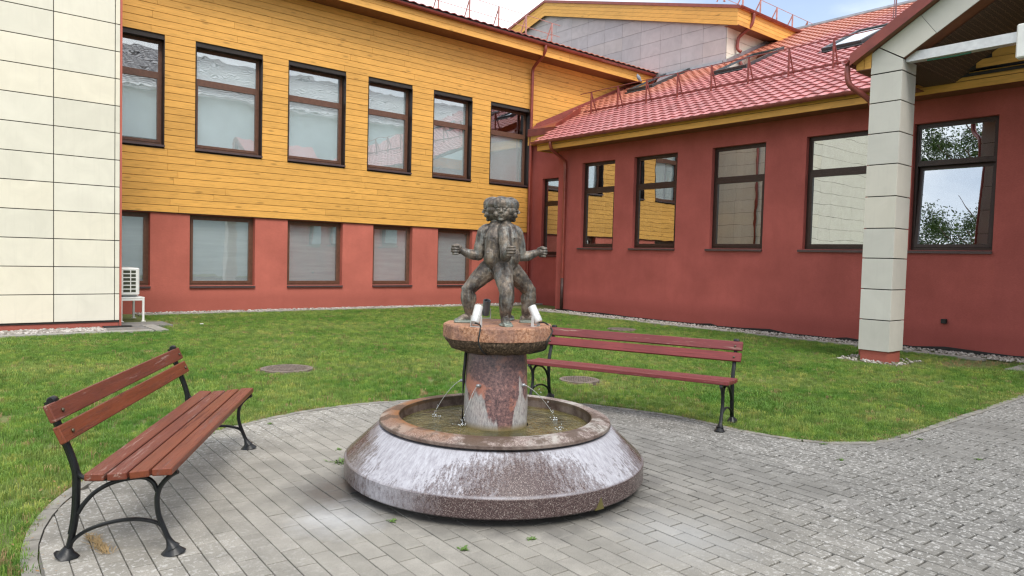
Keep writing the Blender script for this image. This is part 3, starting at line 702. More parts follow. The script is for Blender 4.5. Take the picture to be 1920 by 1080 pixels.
ft = thing('fountain', 'round stained granite fountain with basin and column on the paved circle', 'fountain', FC)
NB = 96
mb = MB(); mb.lathe([(.86, -.03), (.86, .052), (.995, .052), (1.006, .056), (1.012, .064), (1.012, .168), (1.006, .1745), (.795, .366), (.787, .369), (.70, .369)], NB); mb.obj('basin_base', m_gran, ft, angle=14)
mb = MB(); mb.lathe([(.655, .352), (.735, .352), (.735, .384), (.782, .384), (.787, .388), (.785, .404), (.780, .409), (.722, .434), (.716, .4355), (.664, .4345), (.656, .430), (.652, .30), (.55, .20), (0.02, .20)], NB); mb.obj('basin_rim', m_rim, ft, angle=12)
prof = [(.238, .20), (.236, .30), (.222, .37), (.222, .385), (.224, .50), (.221, .65), (.212, .78), (.205, .86), (.19, .90)]
mb = MB(); n = 64
mb.lathe(prof, n, cap=False)
for i, (x, y, z) in enumerate(mb.v):
    th = math.atan2(y, x); rr = math.hypot(x, y); flat = 1 - .025 * abs(math.sin(3 * th + .4)); k = .004 * mnoise.noise(Vector((x * 9, y * 9, z * 9))); mb.v[i] = (x * (flat + k / rr), y * (flat + k / rr), z)
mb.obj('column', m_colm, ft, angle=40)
# supporting strip left on the column
mb = MB(); P0 = -r2 * .222 - f2 * .045
mb.tube([P0 * 1.0 + Vector((0, 0, .33)), P0 * 1.02 + Vector((0, 0, .5)), P0 * 1.0 + Vector((0, 0, .7)), P0 * .93 + Vector((0, 0, .9))], .011, 8, side=(0, 0, 1)); mb.obj('column_groove', m_black, ft, smooth=True)
# hewn octagonal slab
rq = random.Random(5); nsl = 12; ang0 = math.atan2(-f2.y, -f2.x) + R(9); RS = [.372 * (1 + .014 * rq.uniform(-1, 1)) for _ in range(nsl)]
def slab_ring(z, k, jit=0, m=48, sd=0):
    o = []
    for i in range(m):
        a_ = ang0 + 2 * math.pi * i / m; s_ = (i % 4) / 4; j = i // 4
        A_ = Vector((math.cos(ang0 + 2 * math.pi * j / nsl), math.sin(ang0 + 2 * math.pi * j / nsl), 0)) * RS[j]; B_ = Vector((math.cos(ang0 + 2 * math.pi * (j + 1) / nsl), math.sin(ang0 + 2 * math.pi * (j + 1) / nsl), 0)) * RS[(j + 1) % nsl]
        p = A_.lerp(B_, s_) * k; p *= 1 + jit * mnoise.noise(Vector((p.x * 14, p.y * 14, z * 16 + sd))); o.append((p.x, p.y, z + jit * .25 * mnoise.noise(Vector((p.x * 20, p.y * 20, 3)))))
    return o
def loft(rings, m=48, cap=True):
    mb = MB(); mb.v = [q for r_ in rings for q in r_]; k = len(rings)
    mb.f = [(i * m + j, i * m + (j + 1) % m, (i + 1) * m + (j + 1) % m, (i + 1) * m + j) for i in range(k - 1) for j in range(m)]
    if cap: mb.f += [tuple(range(m))[::-1], tuple((k - 1) * m + j for j in range(m))]
    return mb
ZT = 1.05
loft([slab_ring(.958, .995), slab_ring(.966, 1.0), slab_ring(1.0, 1.0, .008), slab_ring(1.04, 1.0), slab_ring(ZT, .985)]).obj('slab', m_slab, ft, angle=25)
rings = [slab_ring(z, k, .06, sd=z) for z, k in ((.855, .5), (.862, .62), (.872, .74), (.888, .84), (.905, .90), (.922, .945), (.940, .975), (.957, .985))]
loft(rings).obj('rough_underside', m_slab_r, ft, angle=50)
# drain notch in the lower band
an_ = R(39); u9 = (-f2 * math.cos(an_) + r2 * math.sin(an_)); s9 = Vector((0, 0, 1)).cross(u9); mb = MB(); q9 = u9 * 1.0135
mb.prism([q9 - s9 * .040 + Vector((0, 0, .054)), q9 + s9 * .030 + Vector((0, 0, .054)), q9 + s9 * .004 + Vector((0, 0, .125))], -u9 * .02); mb.obj('drain_notch', simple('wet_algae', (.10, .085, .025), .3), ft)
# nozzles
JETS = [((-r2 * .222 - f2 * .03), g3) for g3 in ()]
def ground_at(px, py, z):
    d = fw + rt * ((px - 960) / 1345) + dn * ((py - 540) / 1345); t_ = (z - 1.5) / d.z; return Vector((0, 0, 1.5)) + d * t_
m_jet = NT('thrown_water'); m_jet.t.nodes.remove(m_jet.bs)
_g = m_jet.n('ShaderNodeBsdfGlossy'); _g.inputs['Roughness'].default_value = .08; _g.inputs[0].default_value = (.9, .95, 1, 1)
_t = m_jet.n('ShaderNodeBsdfTransparent'); _d = m_jet.n('ShaderNodeBsdfDiffuse'); _d.inputs[0].default_value = (.8, .82, .84, 1)
_a = m_jet.n('ShaderNodeMixShader'); _a.inputs[0].default_value = .45; m_jet.l(_t.outputs[0], _a.inputs[1]); m_jet.l(_d.outputs[0], _a.inputs[2])
_b = m_jet.n('ShaderNodeMixShader'); _b.inputs[0].default_value = .3; m_jet.l(_a.outputs[0], _b.inputs[1]); m_jet.l(_g.outputs[0], _b.inputs[2]); m_jet.l(_b.outputs[0], m_jet.out.inputs[0]); m_jet = m_jet.m
# pool
def water_mat():
    t = NT('murky_pool_water'); p = t.obj(); n1 = t.noise(p, 3.2, 6, .65, .5)
    b = t.ramp(n1, [(.32, (.03, .03, .011)), (.46, (.075, .068, .022)), (.58, (.14, .115, .04)), (.7, (.065, .03, .015))])
    t.col(b); t.set(.04, 0, .6)
    w1 = t.noise(p, 38, 3, .6, .6); w2 = t.noise(p, 14, 2, .5, .3)
    dt = t.n('ShaderNodeVectorMath', operation='DOT_PRODUCT'); t.l(p, dt.inputs[0]); dt.inputs[1].default_value = tuple(-r2)
    amp = t.ramp(dt.outputs['Value'], [(.0, .35), (.35, 1)])
    t.bump(t.math('MULTIPLY', t.math('ADD', w1, w2), amp), .9, .02); return t.m
water = MB().lathe([(.226, .358), (.653, .358)], 72).obj('pool_water', water_mat(), kind='structure'); water.location = FC
jets = [(-r2 * .225 - f2 * .02, (816, 782)), (-r2 * .11 - f2 * .195, (868, 800)), (r2 * .175 - f2 * .125, (1040, 788)), (r2 * .21 + f2 * .06, (1050, 806))]
for k, (o0, px) in enumerate(jets):
    s0 = o0 + Vector((0, 0, .655)); e0 = ground_at(px[0], px[1], .358) - FC; d_ = (e0 - s0); d_.z = 0
    th = 3 if k < 3 else 0
    nz = MB(); u_ = o0.normalized(); nz.tube([o0 * .9 + Vector((0, 0, .648)), o0 * 1.0 + u_ * .022 + Vector((0, 0, .655))], [.013, .010], 10); 
    if k < 3: nz.obj('nozzle', m_zinc, ft, smooth=True)
    h = .297; pts_ = []
    for i in range(15):
        s_ = i / 14; pts_.append(s0 + u_ * .02 + d_ * s_ + Vector((0, 0, -.15 * s_ - (h - .15) * s_ * s_)))
    jm = MB()
    if k < 3: jm.tube(pts_[:13], [.0032 - .0014 * i / 13 for i in range(13)], 6)
    for i in range(12 if k < 3 else 10):
        s_ = (.78 if k < 3 else .15) + rq.random() * (.22 if k < 3 else .85); q = s0 + u_ * .02 + d_ * s_ + Vector((0, 0, -.15 * s_ - (h - .15) * s_ * s_))
        jm.ell(q + Vector([rq.gauss(0, .0035) for _ in range(3)]), (rq.uniform(.0015, .003),) * 2 + (rq.uniform(.003, .007),), 5, 4)
    for i in range(16):
        a_ = rq.uniform(0, 6.28); rr = abs(rq.gauss(0, .028)); jm.ell(e0 + Vector((math.cos(a_) * rr, math.sin(a_) * rr, rq.uniform(.0, .022) * (1 - rr * 8 if rr < .1 else 0))), (rq.uniform(.002, .005),) * 3, 5, 4)
    jm.obj('water_jet', m_jet, ft, smooth=True)

# ------------------------------------------------------------------ bronze figure group (fused child figures, back to back)
SC = FC + r2 * .002 + f2 * .045 + Vector((0, 0, ZT))
def bronze():
    t = NT('weathered_bronze'); p = t.obj(); geo = t.n('ShaderNodeNewGeometry'); pt = geo.outputs['Pointiness']
    n1 = t.noise(p, 13, 7, .7); n2 = t.noise(t.map(p, (16, 16, 3)), 1.6, 6, .7)
    b = t.ramp(n1, [(.36, (.026, .023, .023)), (.5, (.100, .080, .065)), (.63, (.225, .18, .138))])
    b = t.mix(t.ramp(n2, [(.5, 0), (.68, .75)]), b, (.235, .25, .245))
    b = t.mix(t.ramp(n2, [(.30, .75), (.44, 0)]), b, (.050, .047, .052))
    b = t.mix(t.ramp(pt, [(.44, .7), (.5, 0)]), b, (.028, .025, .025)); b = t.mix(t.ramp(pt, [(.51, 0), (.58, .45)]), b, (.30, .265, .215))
    sep = t.n('ShaderNodeSeparateXYZ'); t.l(p, sep.inputs[0]); gr = t.math('MULTIPLY', t.ramp(sep.outputs[2], [(.006, 1), (.04, 0)]), .7); b = t.mix(gr, b, (.27, .33, .29))
    t.col(b); t.set(t.ramp(n1, [(.3, .38), (.7, .62)]), .35, .5); t.bump(t.math('ADD', t.noise(p, 55, 5, .6), t.math('MULTIPLY', t.noise(p, 150, 3), .4)), .45, .006); return t.m
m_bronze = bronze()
st = MB()
def limb(pts, rads, n=14):
    """tapered rounded chain"""
    pts = [Vector(p) for p in pts]; st.tube(catmull(pts, 5), [float(np.interp(i / (5 * (len(pts) - 1)), np.linspace(0, 1, len(rads)), rads)) for i in range(5 * (len(pts) - 1) + 1)], n)
    st.ell(pts[0], rads[0] * .99, n, 8); st.ell(pts[-1], rads[-1] * .99, n, 8)
def W(d, s, out_, side, z): return d * out_ + s * side + Vector((0, 0, z))
dirs = []
for base, off in ((-f2, R(14)), (r2, R(14)), (f2, R(-16)), (-r2, R(12))):
    d = Matrix.Rotation(off, 3, 'Z') @ base; dirs.append(d.normalized())
Zv = Vector((0, 0, 1))
for qi, d in enumerate(dirs):
    s = Zv.cross(d)      # left-hand side when facing out
    # leg: half squat, knee out over the foot
    kr = .215; front = qi == 0
    hip = W(d, s, .075, 0, .365); knee = W(d, s, kr, .0, .225); ank = W(d, s, kr - .018, 0, .052)
    limb([W(d, s, .03, 0, .40), hip, W(d, s, .145, 0, .302), knee], [.070, .074, .062, .047])
    limb([knee, W(d, s, kr + .002, 0, .165), W(d, s, kr - .012, 0, .10), ank], [.047, .050, .042, .030])
    st.ell(W(d, s, kr - .024, 0, .165), (.036, .036, .055), 12, 8)         # calf
    st.ell(knee + d * .012 + Zv * .006, (.036, .036, .034), 12, 8)           # kneecap
    # foot with toes on its little plinth
    foot0 = W(d, s, kr - .04, 0, .03); toe = W(d, s, kr + .055, 0, .024)
    limb([foot0, W(d, s, kr + .01, 0, .036), toe], [.024, .028, .018])
    for k, (sx, rr, ln) in enumerate(((-.024, .0115, .082), (-.010, .0095, .084), (.002, .0088, .081), (.013, .0082, .076), (.023, .0075, .068))):
        limb([W(d, s, kr + .04, sx * .8, .024), W(d, s, kr - .004 + ln, sx, .017)], [rr, rr * .9], 8)
    plq = MB().tube([W(d, s, kr - .062, 0, .006), W(d, s, kr - .03, 0, .006), W(d, s, kr + .04, 0, .006), W(d, s, kr + .092, 0, .006)], [.022, .042, .046, .028], 10, side=(0, 0, 1), r2=[.012] * 4)
    st.add(plq.v, plq.f)
    # arm: upper arm hangs, forearm thrust outwards, fist closed
    el = {0: (.170, .455), 1: (.150, .462), 2: (.15, .46), 3: (.150, .462)}[qi]
    shl = W(d, s, .112, 0, .625); elb = W(d, s, el[0], 0, el[1])
    limb([W(d, s, .06, 0, .640), shl, W(d, s, (shl - Zv * shl.z).length * .5 + el[0] * .5 + .006, 0, .54), elb], [.044, .045, .042, .037])
    wr = W(d, s, .258, 0, .488)
    limb([elb, W(d, s, .20, 0, .467), wr], [.036, .035, .024])
    fist = W(d, s, .290, 0, .494)
    st.ell(fist, (.028, .028, .029), 12, 8)
    X_ = d; Y_ = s
    for k in range(4):       # four fingers curled round, stacked from top to bottom
        zz = .026 - k * .0175; rr = (.0088, .0092, .0088, .0078)[k]; ou = (.034, .038, .036, .030)[k]
        limb([fist + X_ * .004 + Y_ * .024 + Zv * zz, fist + X_ * ou + Y_ * .020 + Zv * zz, fist + X_ * (ou + .004) - Y_ * .006 + Zv * zz, fist + X_ * (ou - .012) - Y_ * .024 + Zv * (zz - .001), fist + X_ * .004 - Y_ * .018 + Zv * zz], [rr, rr, rr, rr * .9, rr * .8], 8)
    limb([fist - X_ * .018 + Y_ * .006 + Zv * .022, fist + X_ * .006 - Y_ * .012 + Zv * .034, fist + X_ * .026 - Y_ * .016 + Zv * .030], [.010, .010, .0085], 8)
for qi in range(4):
    d = (dirs[qi] + dirs[(qi + 1) % 4]).normalized(); s = Zv.cross(d)
    # chest, belly, back of each body between two limbs
    limb([W(d, s, .055, 0, .640), W(d, s, .066, 0, .58), W(d, s, .070, 0, .50), W(d, s, .068, 0, .43), W(d, s, .050, 0, .385)], [.058, .074, .070, .068, .055], 18)
    st.ell(W(d, s, .108, 0, .462), (.050, .046, .066), 16, 12)             # belly
    st.ell(W(d, s, .158, 0, .478), (.006, .006, .006), 8, 6)              # navel
    for k in (-1, 1):
        st.ell(W(d, s, .092, k * .034, .582), (.032, .032, .030), 12, 8)     # chest
        st.ell(W(d, s, .136, k * .036, .585), (.005, .005, .005), 8, 6)
    st.ell(W(d, s, .03, 0, .38), (.07, .07, .045), 14, 10)                # lap
limb([(0, 0, .40), (0, 0, .55), (0, 0, .640), (0, 0, .73)], [.095, .100, .085, .062], 20)      # shared core and neck
limb([(0, 0, .64), (0, 0, .665), (0, 0, .70)], [.092, .076, .060], 20)
st.ell((0, 0, .808), (.112, .112, .058), 24, 14); st.ell((0, 0, .772), (.110, .110, .052), 24, 14); st.ell((0, 0, .738), (.094, .094, .044), 24, 14)
# heads: four faces under one broad cap of hair
for qi, d0 in enumerate(dirs):
    d = (Matrix.Rotation(R((-13, -13, 16, -12)[qi]), 3, 'Z') @ d0).normalized(); s = Zv.cross(d); fs_ = lambda o_, sd_, z_: W(d, s, o_ + (.009 if z_ < .795 else 0), sd_, z_)
    Mr = Matrix((d, s, Zv)).transposed()
    def el(o_, sd_, z_, r_): st.ell(fs_(o_, sd_, z_), r_, 16, 12, M=Mr)
    el(.058, 0, .812, (.066, .066, .054))      # hair cap lobe
    el(.064, 0, .800, (.060, .062, .038))
    el(.046, 0, .765, (.062, .058, .050))      # face mass
    el(.054, 0, .726, (.040, .044, .027))      # jaw
    el(.078, 0, .708, (.016, .022, .012))      # chin
    for k in (-1, 1):
        el(.080, k * .030, .744, (.022, .024, .022))     # cheek
        el(.098, k * .021, .775, (.011, .015, .007))     # eyelid
        el(.094, k * .024, .788, (.014, .020, .006))     # brow
        el(.112, k * .008, .755, (.006, .006, .005))     # nostril
    limb([fs_(.103, 0, .782), fs_(.116, 0, .760)], [.006, .0085], 10)      # nose
    el(.099, 0, .738, (.010, .017, .0040)); el(.096, 0, .729, (.010, .014, .0045))
me = bpy.data.meshes.new('statue'); me.from_pydata(st.v, [], st.f)
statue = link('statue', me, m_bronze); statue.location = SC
rm = statue.modifiers.new('fuse', 'REMESH'); rm.mode = 'VOXEL'; rm.voxel_size = .003; rm.use_smooth_shade = True
sm = statue.modifiers.new('soft', 'SMOOTH'); sm.iterations = 1; sm.factor = .5
tx = bpy.data.textures.new('cast_lumps', 'CLOUDS'); tx.noise_scale = .035; tx.noise_depth = 2
dm = statue.modifiers.new('lumps', 'DISPLACE'); dm.texture = tx; dm.strength = .006; dm.mid_level = .5
statue['label'] = 'bronze statue of fused child figures with four faces standing on the fountain slab'; statue['category'] = 'statue'

# ------------------------------------------------------------------ spotlights on the slab
def spotlight(px, py, aim, label, dark=False, rad=.029, ln=.118):
    base = ground_at(px, py, ZT) ; t_ = thing('spotlight', label, 'spotlight', base, 0, 'spotlights round the statue')
    tgt = SC + Vector((0, 0, aim)); d = (tgt - (base + Vector((0, 0, .08)))).normalized(); flat = Vector((d.x, d.y, 0)).normalized(); s = Vector((0, 0, 1)).cross(flat)
    piv = Vector((0, 0, .072)); M = d
    a0 = piv - d * ln * .42; pr_ = [(a0, rad * .86), (a0 + d * .008, rad), (a0 + d * ln * .33, rad), (a0 + d * ln * .335, rad * .93), (a0 + d * ln * .36, rad * .93), (a0 + d * ln * .365, rad), (a0 + d * ln * .98, rad), (a0 + d * ln, rad * .94), (a0 + d * (ln - .002), rad * .86), (a0 + d * (ln - .012), rad * .84)]
    mb = MB()
    q = s.normalized(); u_ = d.cross(q); n = 24
    for p, r_ in pr_:
        for k in range(n): mb.v.append(tuple(p + (q * math.cos(6.2832 * k / n) + u_ * math.sin(6.2832 * k / n)) * r_))
    mb.f = [(i * n + k, i * n + (k + 1) % n, (i + 1) * n + (k + 1) % n, (i + 1) * n + k) for i in range(len(pr_) - 1) for k in range(n)] + [tuple(range(n))]
    mb.obj('housing', m_white_m if not dark else m_spot_d, t_, angle=35)
    gl = MB(); gl.v = [tuple(a0 + d * (ln - .011) + (q * math.cos(6.2832 * k / n) + u_ * math.sin(6.2832 * k / n)) * rad * .85) for k in range(n)]; gl.f = [tuple(range(n))]; gl.obj('lens', m_lens, t_)
    br = MB()
    for k in (-1, 1):
        b = s * k * (rad + .004); br.prism([b - flat * .012 + Vector((0, 0, 0)), b + flat * .012, b + flat * .008 + piv, b - flat * .008 + piv], s * k * .0035)
    br.prism([s * -(rad + .006) - flat * .014, s * (rad + .006) - flat * .014, s * (rad + .006) + flat * .014, s * -(rad + .006) + flat * .014], (0, 0, .004))
    br.obj('bracket', m_white_m, t_); return t_, base + a0
m_spot_d = simple('grey_lamp_housing', (.16, .17, .18), .4, .3); m_lens = simple('lamp_glass', (.03, .035, .04), .08, 0, .1, 9, spec=.8)
s1, c1 = spotlight(893, 613, .75, 'white cylindrical spotlight standing in front of the left bronze foot')
s2, c2_ = spotlight(1004, 612, .60, 'white cylindrical spotlight at the right end of the granite slab')
s3, c3 = spotlight(911, 597, 1.0, 'dark grey spotlight half hidden behind the left front one', True, .028, .118)
for tt, cc, pth in ((s1, c1, [(893, 612), (887, 628), (888, 645), (897, 662), (906, 668)]), (s2, c2_, [(1015, 606), (1024, 620), (1025, 640), (1016, 655), (1000, 664)])):
    # cable hangs over the slab edge and under it
    o0 = tt.location; rel = []
    for i, (a_, b_) in enumerate(pth):
        rr = (.33, .388, .392, .36, .25)[i]; zz = (ZT + .012, ZT - .03, .96, .90, .865)[i]
        d = fw + rt * ((a_ - 960) / 1345) + dn * ((b_ - 540) / 1345); dx = d.x - 0; # point on the ray at height zz
        t_ = (zz - 1.5) / d.z; P = Vector((0, 0, 1.5)) + d * t_; ray_az = (P - FC); ray_az.z = 0
        ang = math.atan2(ray_az.y, ray_az.x); P2 = FC + Vector((math.cos(ang), math.sin(ang), 0)) * rr + Vector((0, 0, zz)); rel.append(P2 - o0)
    mb = MB(); mb.tube(catmull([cc - o0 + Vector((0, 0, 0))] + rel, 7), .0052, 8); mb.obj('cable', m_black, tt, smooth=True)

# ------------------------------------------------------------------ benches
LB = 1.94
def bench():
    root = thing('bench', 'brown slatted park bench with black cast iron frames left of the fountain', 'bench', group='slatted park benches by the fountain')
    Pp = lambda x: (lambda s_, z_: Vector((x, s_, z_)))
    for x0 in (0, LB):
        P = Pp(x0); fr = MB(); SX = (1, 0, 0)
        rear = catmull([P(.004, .03), P(.016, .075), P(.034, .16), P(.043, .25), P(.046, .36), P(.043, .42), P(.020, .50), P(-.018, .60), P(-.052, .69), P(-.080, .755)], 4)
        m = len(rear); fr.tube(rear, [.015] * m, 8, side=SX, r2=[.019] * m)
        # narrow rib
        fr.tube([p + Vector((0, -.014, 0)) for p in rear[6:]], [.008] * (m - 6), 6, side=SX, r2=[.0075] * (m - 6))
        fr.tube([P(-.074, .742) + Vector((dx, .012, .022)) for dx in (-.024, -.018, .018, .024)], [.016, .021, .021, .016], 12)      # scroll
        fr.tube([P(-.074, .742) + Vector((dx, .012, .022)) for dx in (-.028, .028)], .009, 10)
        fr.tube(catmull([P(.042, .44), P(.055, .405), P(.075, .388), P(.12, .378), P(.22, .383), P(.30, .392), P(.40, .404), P(.50, .412)], 3), .010, 8, side=SX, r2=.016)
        a1 = catmull([P(.050, .215), P(.062, .238), P(.084, .27), P(.122, .312), P(.177, .348), P(.236, .370), P(.304, .382), P(.354, .380), P(.389, .355), P(.408, .312)], 3); fr.tube(a1, .011, 8, side=SX, r2=.013)
        f1 = catmull([P(.502, .408), P(.468, .388), P(.428, .345), P(.410, .30), P(.407, .255), P(.413, .20), P(.430, .148), P(.449, .10), P(.468, .055), P(.480, .028)], 3); m = len(f1)
        fr.tube(f1, [.0125] * (m - 5) + [.014, .018, .023, .030, .036], 8, side=SX, r2=[.016] * (m - 5) + [.018, .022, .026, .031, .036])
        fr.tube(catmull([P(.022, .072), P(.040, .094), P(.08, .124), P(.138, .149), P(.212, .168), P(.285, .176), P(.35, .171), P(.41, .153), P(.436, .13)], 3), .0095, 8, side=SX, r2=.013)
        for fy, lean in ((.0, -1), (.48, 1)):          # flared feet
            fr.tube([P(fy + .004 * lean, .0), P(fy + .002, .010), P(fy, .028), P(fy - .004 * (fy > .2) + .006 * (fy < .2), .052)], [.060, .056, .034, .018], 10, side=SX, r2=[.050, .044, .028, .018])
        fr.obj('side_frame', m_iron, root, angle=50)
    def slat(name, s0, z0, s1, z1, th, mat=m_bench):
        # s0,z0 -> s1,z1 is the direction across the board on its face; th its thickness
        u_ = Vector((0, s1 - s0, z1 - z0)); wd = u_.length; u_.normalize(); nn = Vector((1, 0, 0)).cross(u_)
        M = Matrix(((1, u_.x, nn.x, 0), (0, u_.y, nn.y, s0), (0, u_.z, nn.z, z0), (0, 0, 0, 1)))
        x0, x1 = -.06 + random.uniform(-.006, .006), LB + .10 + random.uniform(-.006, .006)
        mb = MB(); mb.cbox(0, x1 - x0, -wd / 2, wd / 2, -th / 2, th / 2, .0045)
        o = mb.obj(name, mat, root); ctr = Vector((x0, (s0 + s1) / 2, (z0 + z1) / 2)); o.matrix_local = Matrix.Translation(ctr) @ Matrix(((1, u_.x, nn.x, 0), (0, u_.y, nn.y, 0), (0, u_.z, nn.z, 0), (0, 0, 0, 1))); return o
    for a_ in ((.112, .416, .198, .413), (.211, .413, .298, .419), (.311, .420, .398, .430), (.411, .433, .502, .436)): slat('seat_slat', *a_, .036)
    b1 = slat('back_slat', .026, .577, -.010, .656, .030); b2 = slat('back_slat', -.018, .676, -.054, .758, .030)
    for x0 in (0, LB):
        for (s_, z_) in ((-.018, .718), (.026, .618)): 
            mb = MB(); c_ = Vector((x0, s_, z_)); nn = Vector((0, .91, .41)); mb.tube([c_, c_ + nn * .006, c_ + nn * .009], [.010, .009, .004], 10); mb.obj('bolt', m_bolt, root, smooth=True)
    return root
m_bolt = simple('dull_bolt', (.10, .09, .06), .4, .6)
b = bench(); la = math.atan2(.8649, .5019)
# proto: x = along, y = front. front must be (l.y, -l.x) -> mirror handled by a 180 degree turn of the long axis
b.location = (.5640 + .5019 * LB, 3.967 + .8649 * LB, 0); b.rotation_euler = (0, 0, la + math.pi)
bench2 = copy_tree(b, swap={m_bench: m_bench_r})
bench2['label'] = 'burgundy slatted park bench standing on the lawn edge right of the fountain'
l2 = Vector((.35, -.937, 0)).normalized(); a2_ = math.atan2(l2.y, l2.x); e2 = Vector((5.985, 3.83, 0))
bench2.location = tuple(e2); bench2.rotation_euler = (0, 0, a2_ + math.pi)

# ------------------------------------------------------------------ manhole covers
m_man = simple('worn_cover', (.17, .135, .115), .85, .1, .35, 12, .5, 45, .006)
for k, (x, y, r_) in enumerate(MANHOLES):
    lab = ('round rusty manhole cover in the lawn between left bench and yellow wall', 'small round cover sunk in grass behind the fountain under the right bench', 'round manhole cover in the far lawn before the red wall', 'manhole cover cut by the left edge of the photo')[k]
    t_ = thing('manhole_cover', lab, 'manhole cover', (x, y, 0), 0, 'manhole covers in the lawn')
    mb = MB(); mb.lathe([(r_, -.03), (r_, .006), (r_ - .012, .009), (r_ - .035, .009), (r_ - .038, .004)], 40); mb.obj('rim', m_man, t_, angle=40)
    mb = MB(); mb.lathe([(r_ - .040, -.02), (r_ - .040, .007), (.001, .008)], 40)
    for i in range(-7, 8):
        for j in range(-7, 8):
            px_, py_ = i * .042, j * .042
            if math.hypot(px_, py_) < r_ - .06: mb.box(px_ - .013, px_ + .013, py_ - .013, py_ + .013, .006, .013)
    mb.obj('lid', m_man, t_)

# ------------------------------------------------------------------ weeds, straw and litter
def weed_mesh(n, h, sp, seed, wd=.006):
    q = random.Random(seed); mb = MB()
    for _ in range(n):
        az = q.uniform(0, 6.28); L_ = h * q.uniform(.6, 1.3); rise = q.uniform(.2, 1.0); d = Vector((math.cos(az), math.sin(az), 0)); s = Vector((-d.y, d.x, 0)) * wd * q.uniform(.6, 1.2)
        o0 = Vector((q.gauss(0, sp), q.gauss(0, sp), 0)); p1 = o0 + d * L_ * .5 + Vector((0, 0, L_ * .4 * rise)); p2 = o0 + d * L_ + Vector((0, 0, L_ * .45 * rise))
        mb.add([o0 - s * .4, o0 + s * .4, p1 + s, p1 - s, p2], [(0, 1, 2, 3), (3, 2, 4)])
    return mb
m_weed = simple('fresh_weed', (.09, .17, .03), .5, 0, .3, 60)
WEEDS = [((735, 978), 'small weed between pavers close to the front left of the basin'), ((870, 1030), 'tiny weed in the paving joint below the basin front'), ((995, 1012), 'tiny weed in a joint right under the basin front'), ((640, 867), 'flat spreading weed against the left side of the basin'), ((636, 843), 'little weed left of the basin further back'),
         ((505, 795), 'weed tuft at the lawn edge behind the left bench'), ((1545, 833), 'light green weed at the kerb tip of the lawn'), ((1725, 824), 'yellow green weed on paving right of the lawn tip'), ((1835, 862), 'weed in the paving joints at far right'), ((1578, 863), 'weed in the paving below the kerb curve')]
for k, ((px_, py_), lab) in enumerate(WEEDS):
    p = ground_at(px_, py_, 0); mb = weed_mesh(20 if k != 3 else 44, .022 if k != 3 else .045, .010 if k != 3 else .03, 40 + k)
    o = mb.obj('weed', m_weed, fix=False, label=lab, category='weed', group='weeds in the paving joints'); o.location = p
p = ground_at(182, 1022, 0); mb = MB(); q = random.Random(2)
for _ in range(150):
    o0 = Vector((q.uniform(-.17, .13), q.gauss(0, .011), .004)); az = q.gauss(0, .5); L_ = q.uniform(.03, .07); d = Vector((math.cos(az), math.sin(az), 0)); s = Vector((-d.y, d.x, 0)) * .0018
    p1 = o0 + d * L_ * .6 + Vector((0, 0, q.uniform(.005, .022))); p2 = o0 + d * L_ + Vector((0, 0, q.uniform(0, .02))); mb.add([o0 - s, o0 + s, p1 + s, p1 - s, p2], [(0, 1, 2, 3), (3, 2, 4)])
o = mb.obj('dead_grass_tuft', m_dry, fix=False, label='dry straw coloured grass tuft on paving under left bench', category='weed'); o.location = p; o.rotation_euler = (0, 0, R(96))
m_leaf = simple('fallen_leaf', (.26, .15, .06), .7, 0, .5, 40)
q = random.Random(8); mb = MB()
for _ in range(900):
    k = q.random()
    if k < .25: x, y = q.uniform(2.3, 3.5), q.uniform(14.2, 14.9)
    elif k < .5: x, y = q.gauss(3.6, .28), q.gauss(16.1, .7)
    elif k < .6: x, y = q.gauss(12.9, .4), q.gauss(4.0, .25)
    else:
        e_ = edge[q.randrange(len(edge) - 3)]; x, y = e_.x + q.gauss(0, .07), e_.y + q.gauss(0, .07)
    az = q.uniform(0, 6.28); L_ = q.uniform(.006, .016); d = Vector((math.cos(az), math.sin(az), q.uniform(-.2, .4))) * L_; s = Vector((-math.sin(az), math.cos(az), 0)) * L_ * q.uniform(.12, .45); c = Vector((x, y, .012 + q.random() * .01))
    mb.add([c - d, c + s, c + d, c - s], [(0, 1, 2, 3)])
mb.obj('leaf_litter', m_leaf, fix=False, kind='stuff')
mb = MB()
for (px_, py_) in ((378, 607),):
    p = ground_at(px_, py_, .04); mb.box(p.x - .03, p.x + .03, p.y - .02, p.y + .02, .035, .045)
mb.obj('paper_scrap', m_white, kind='stuff')

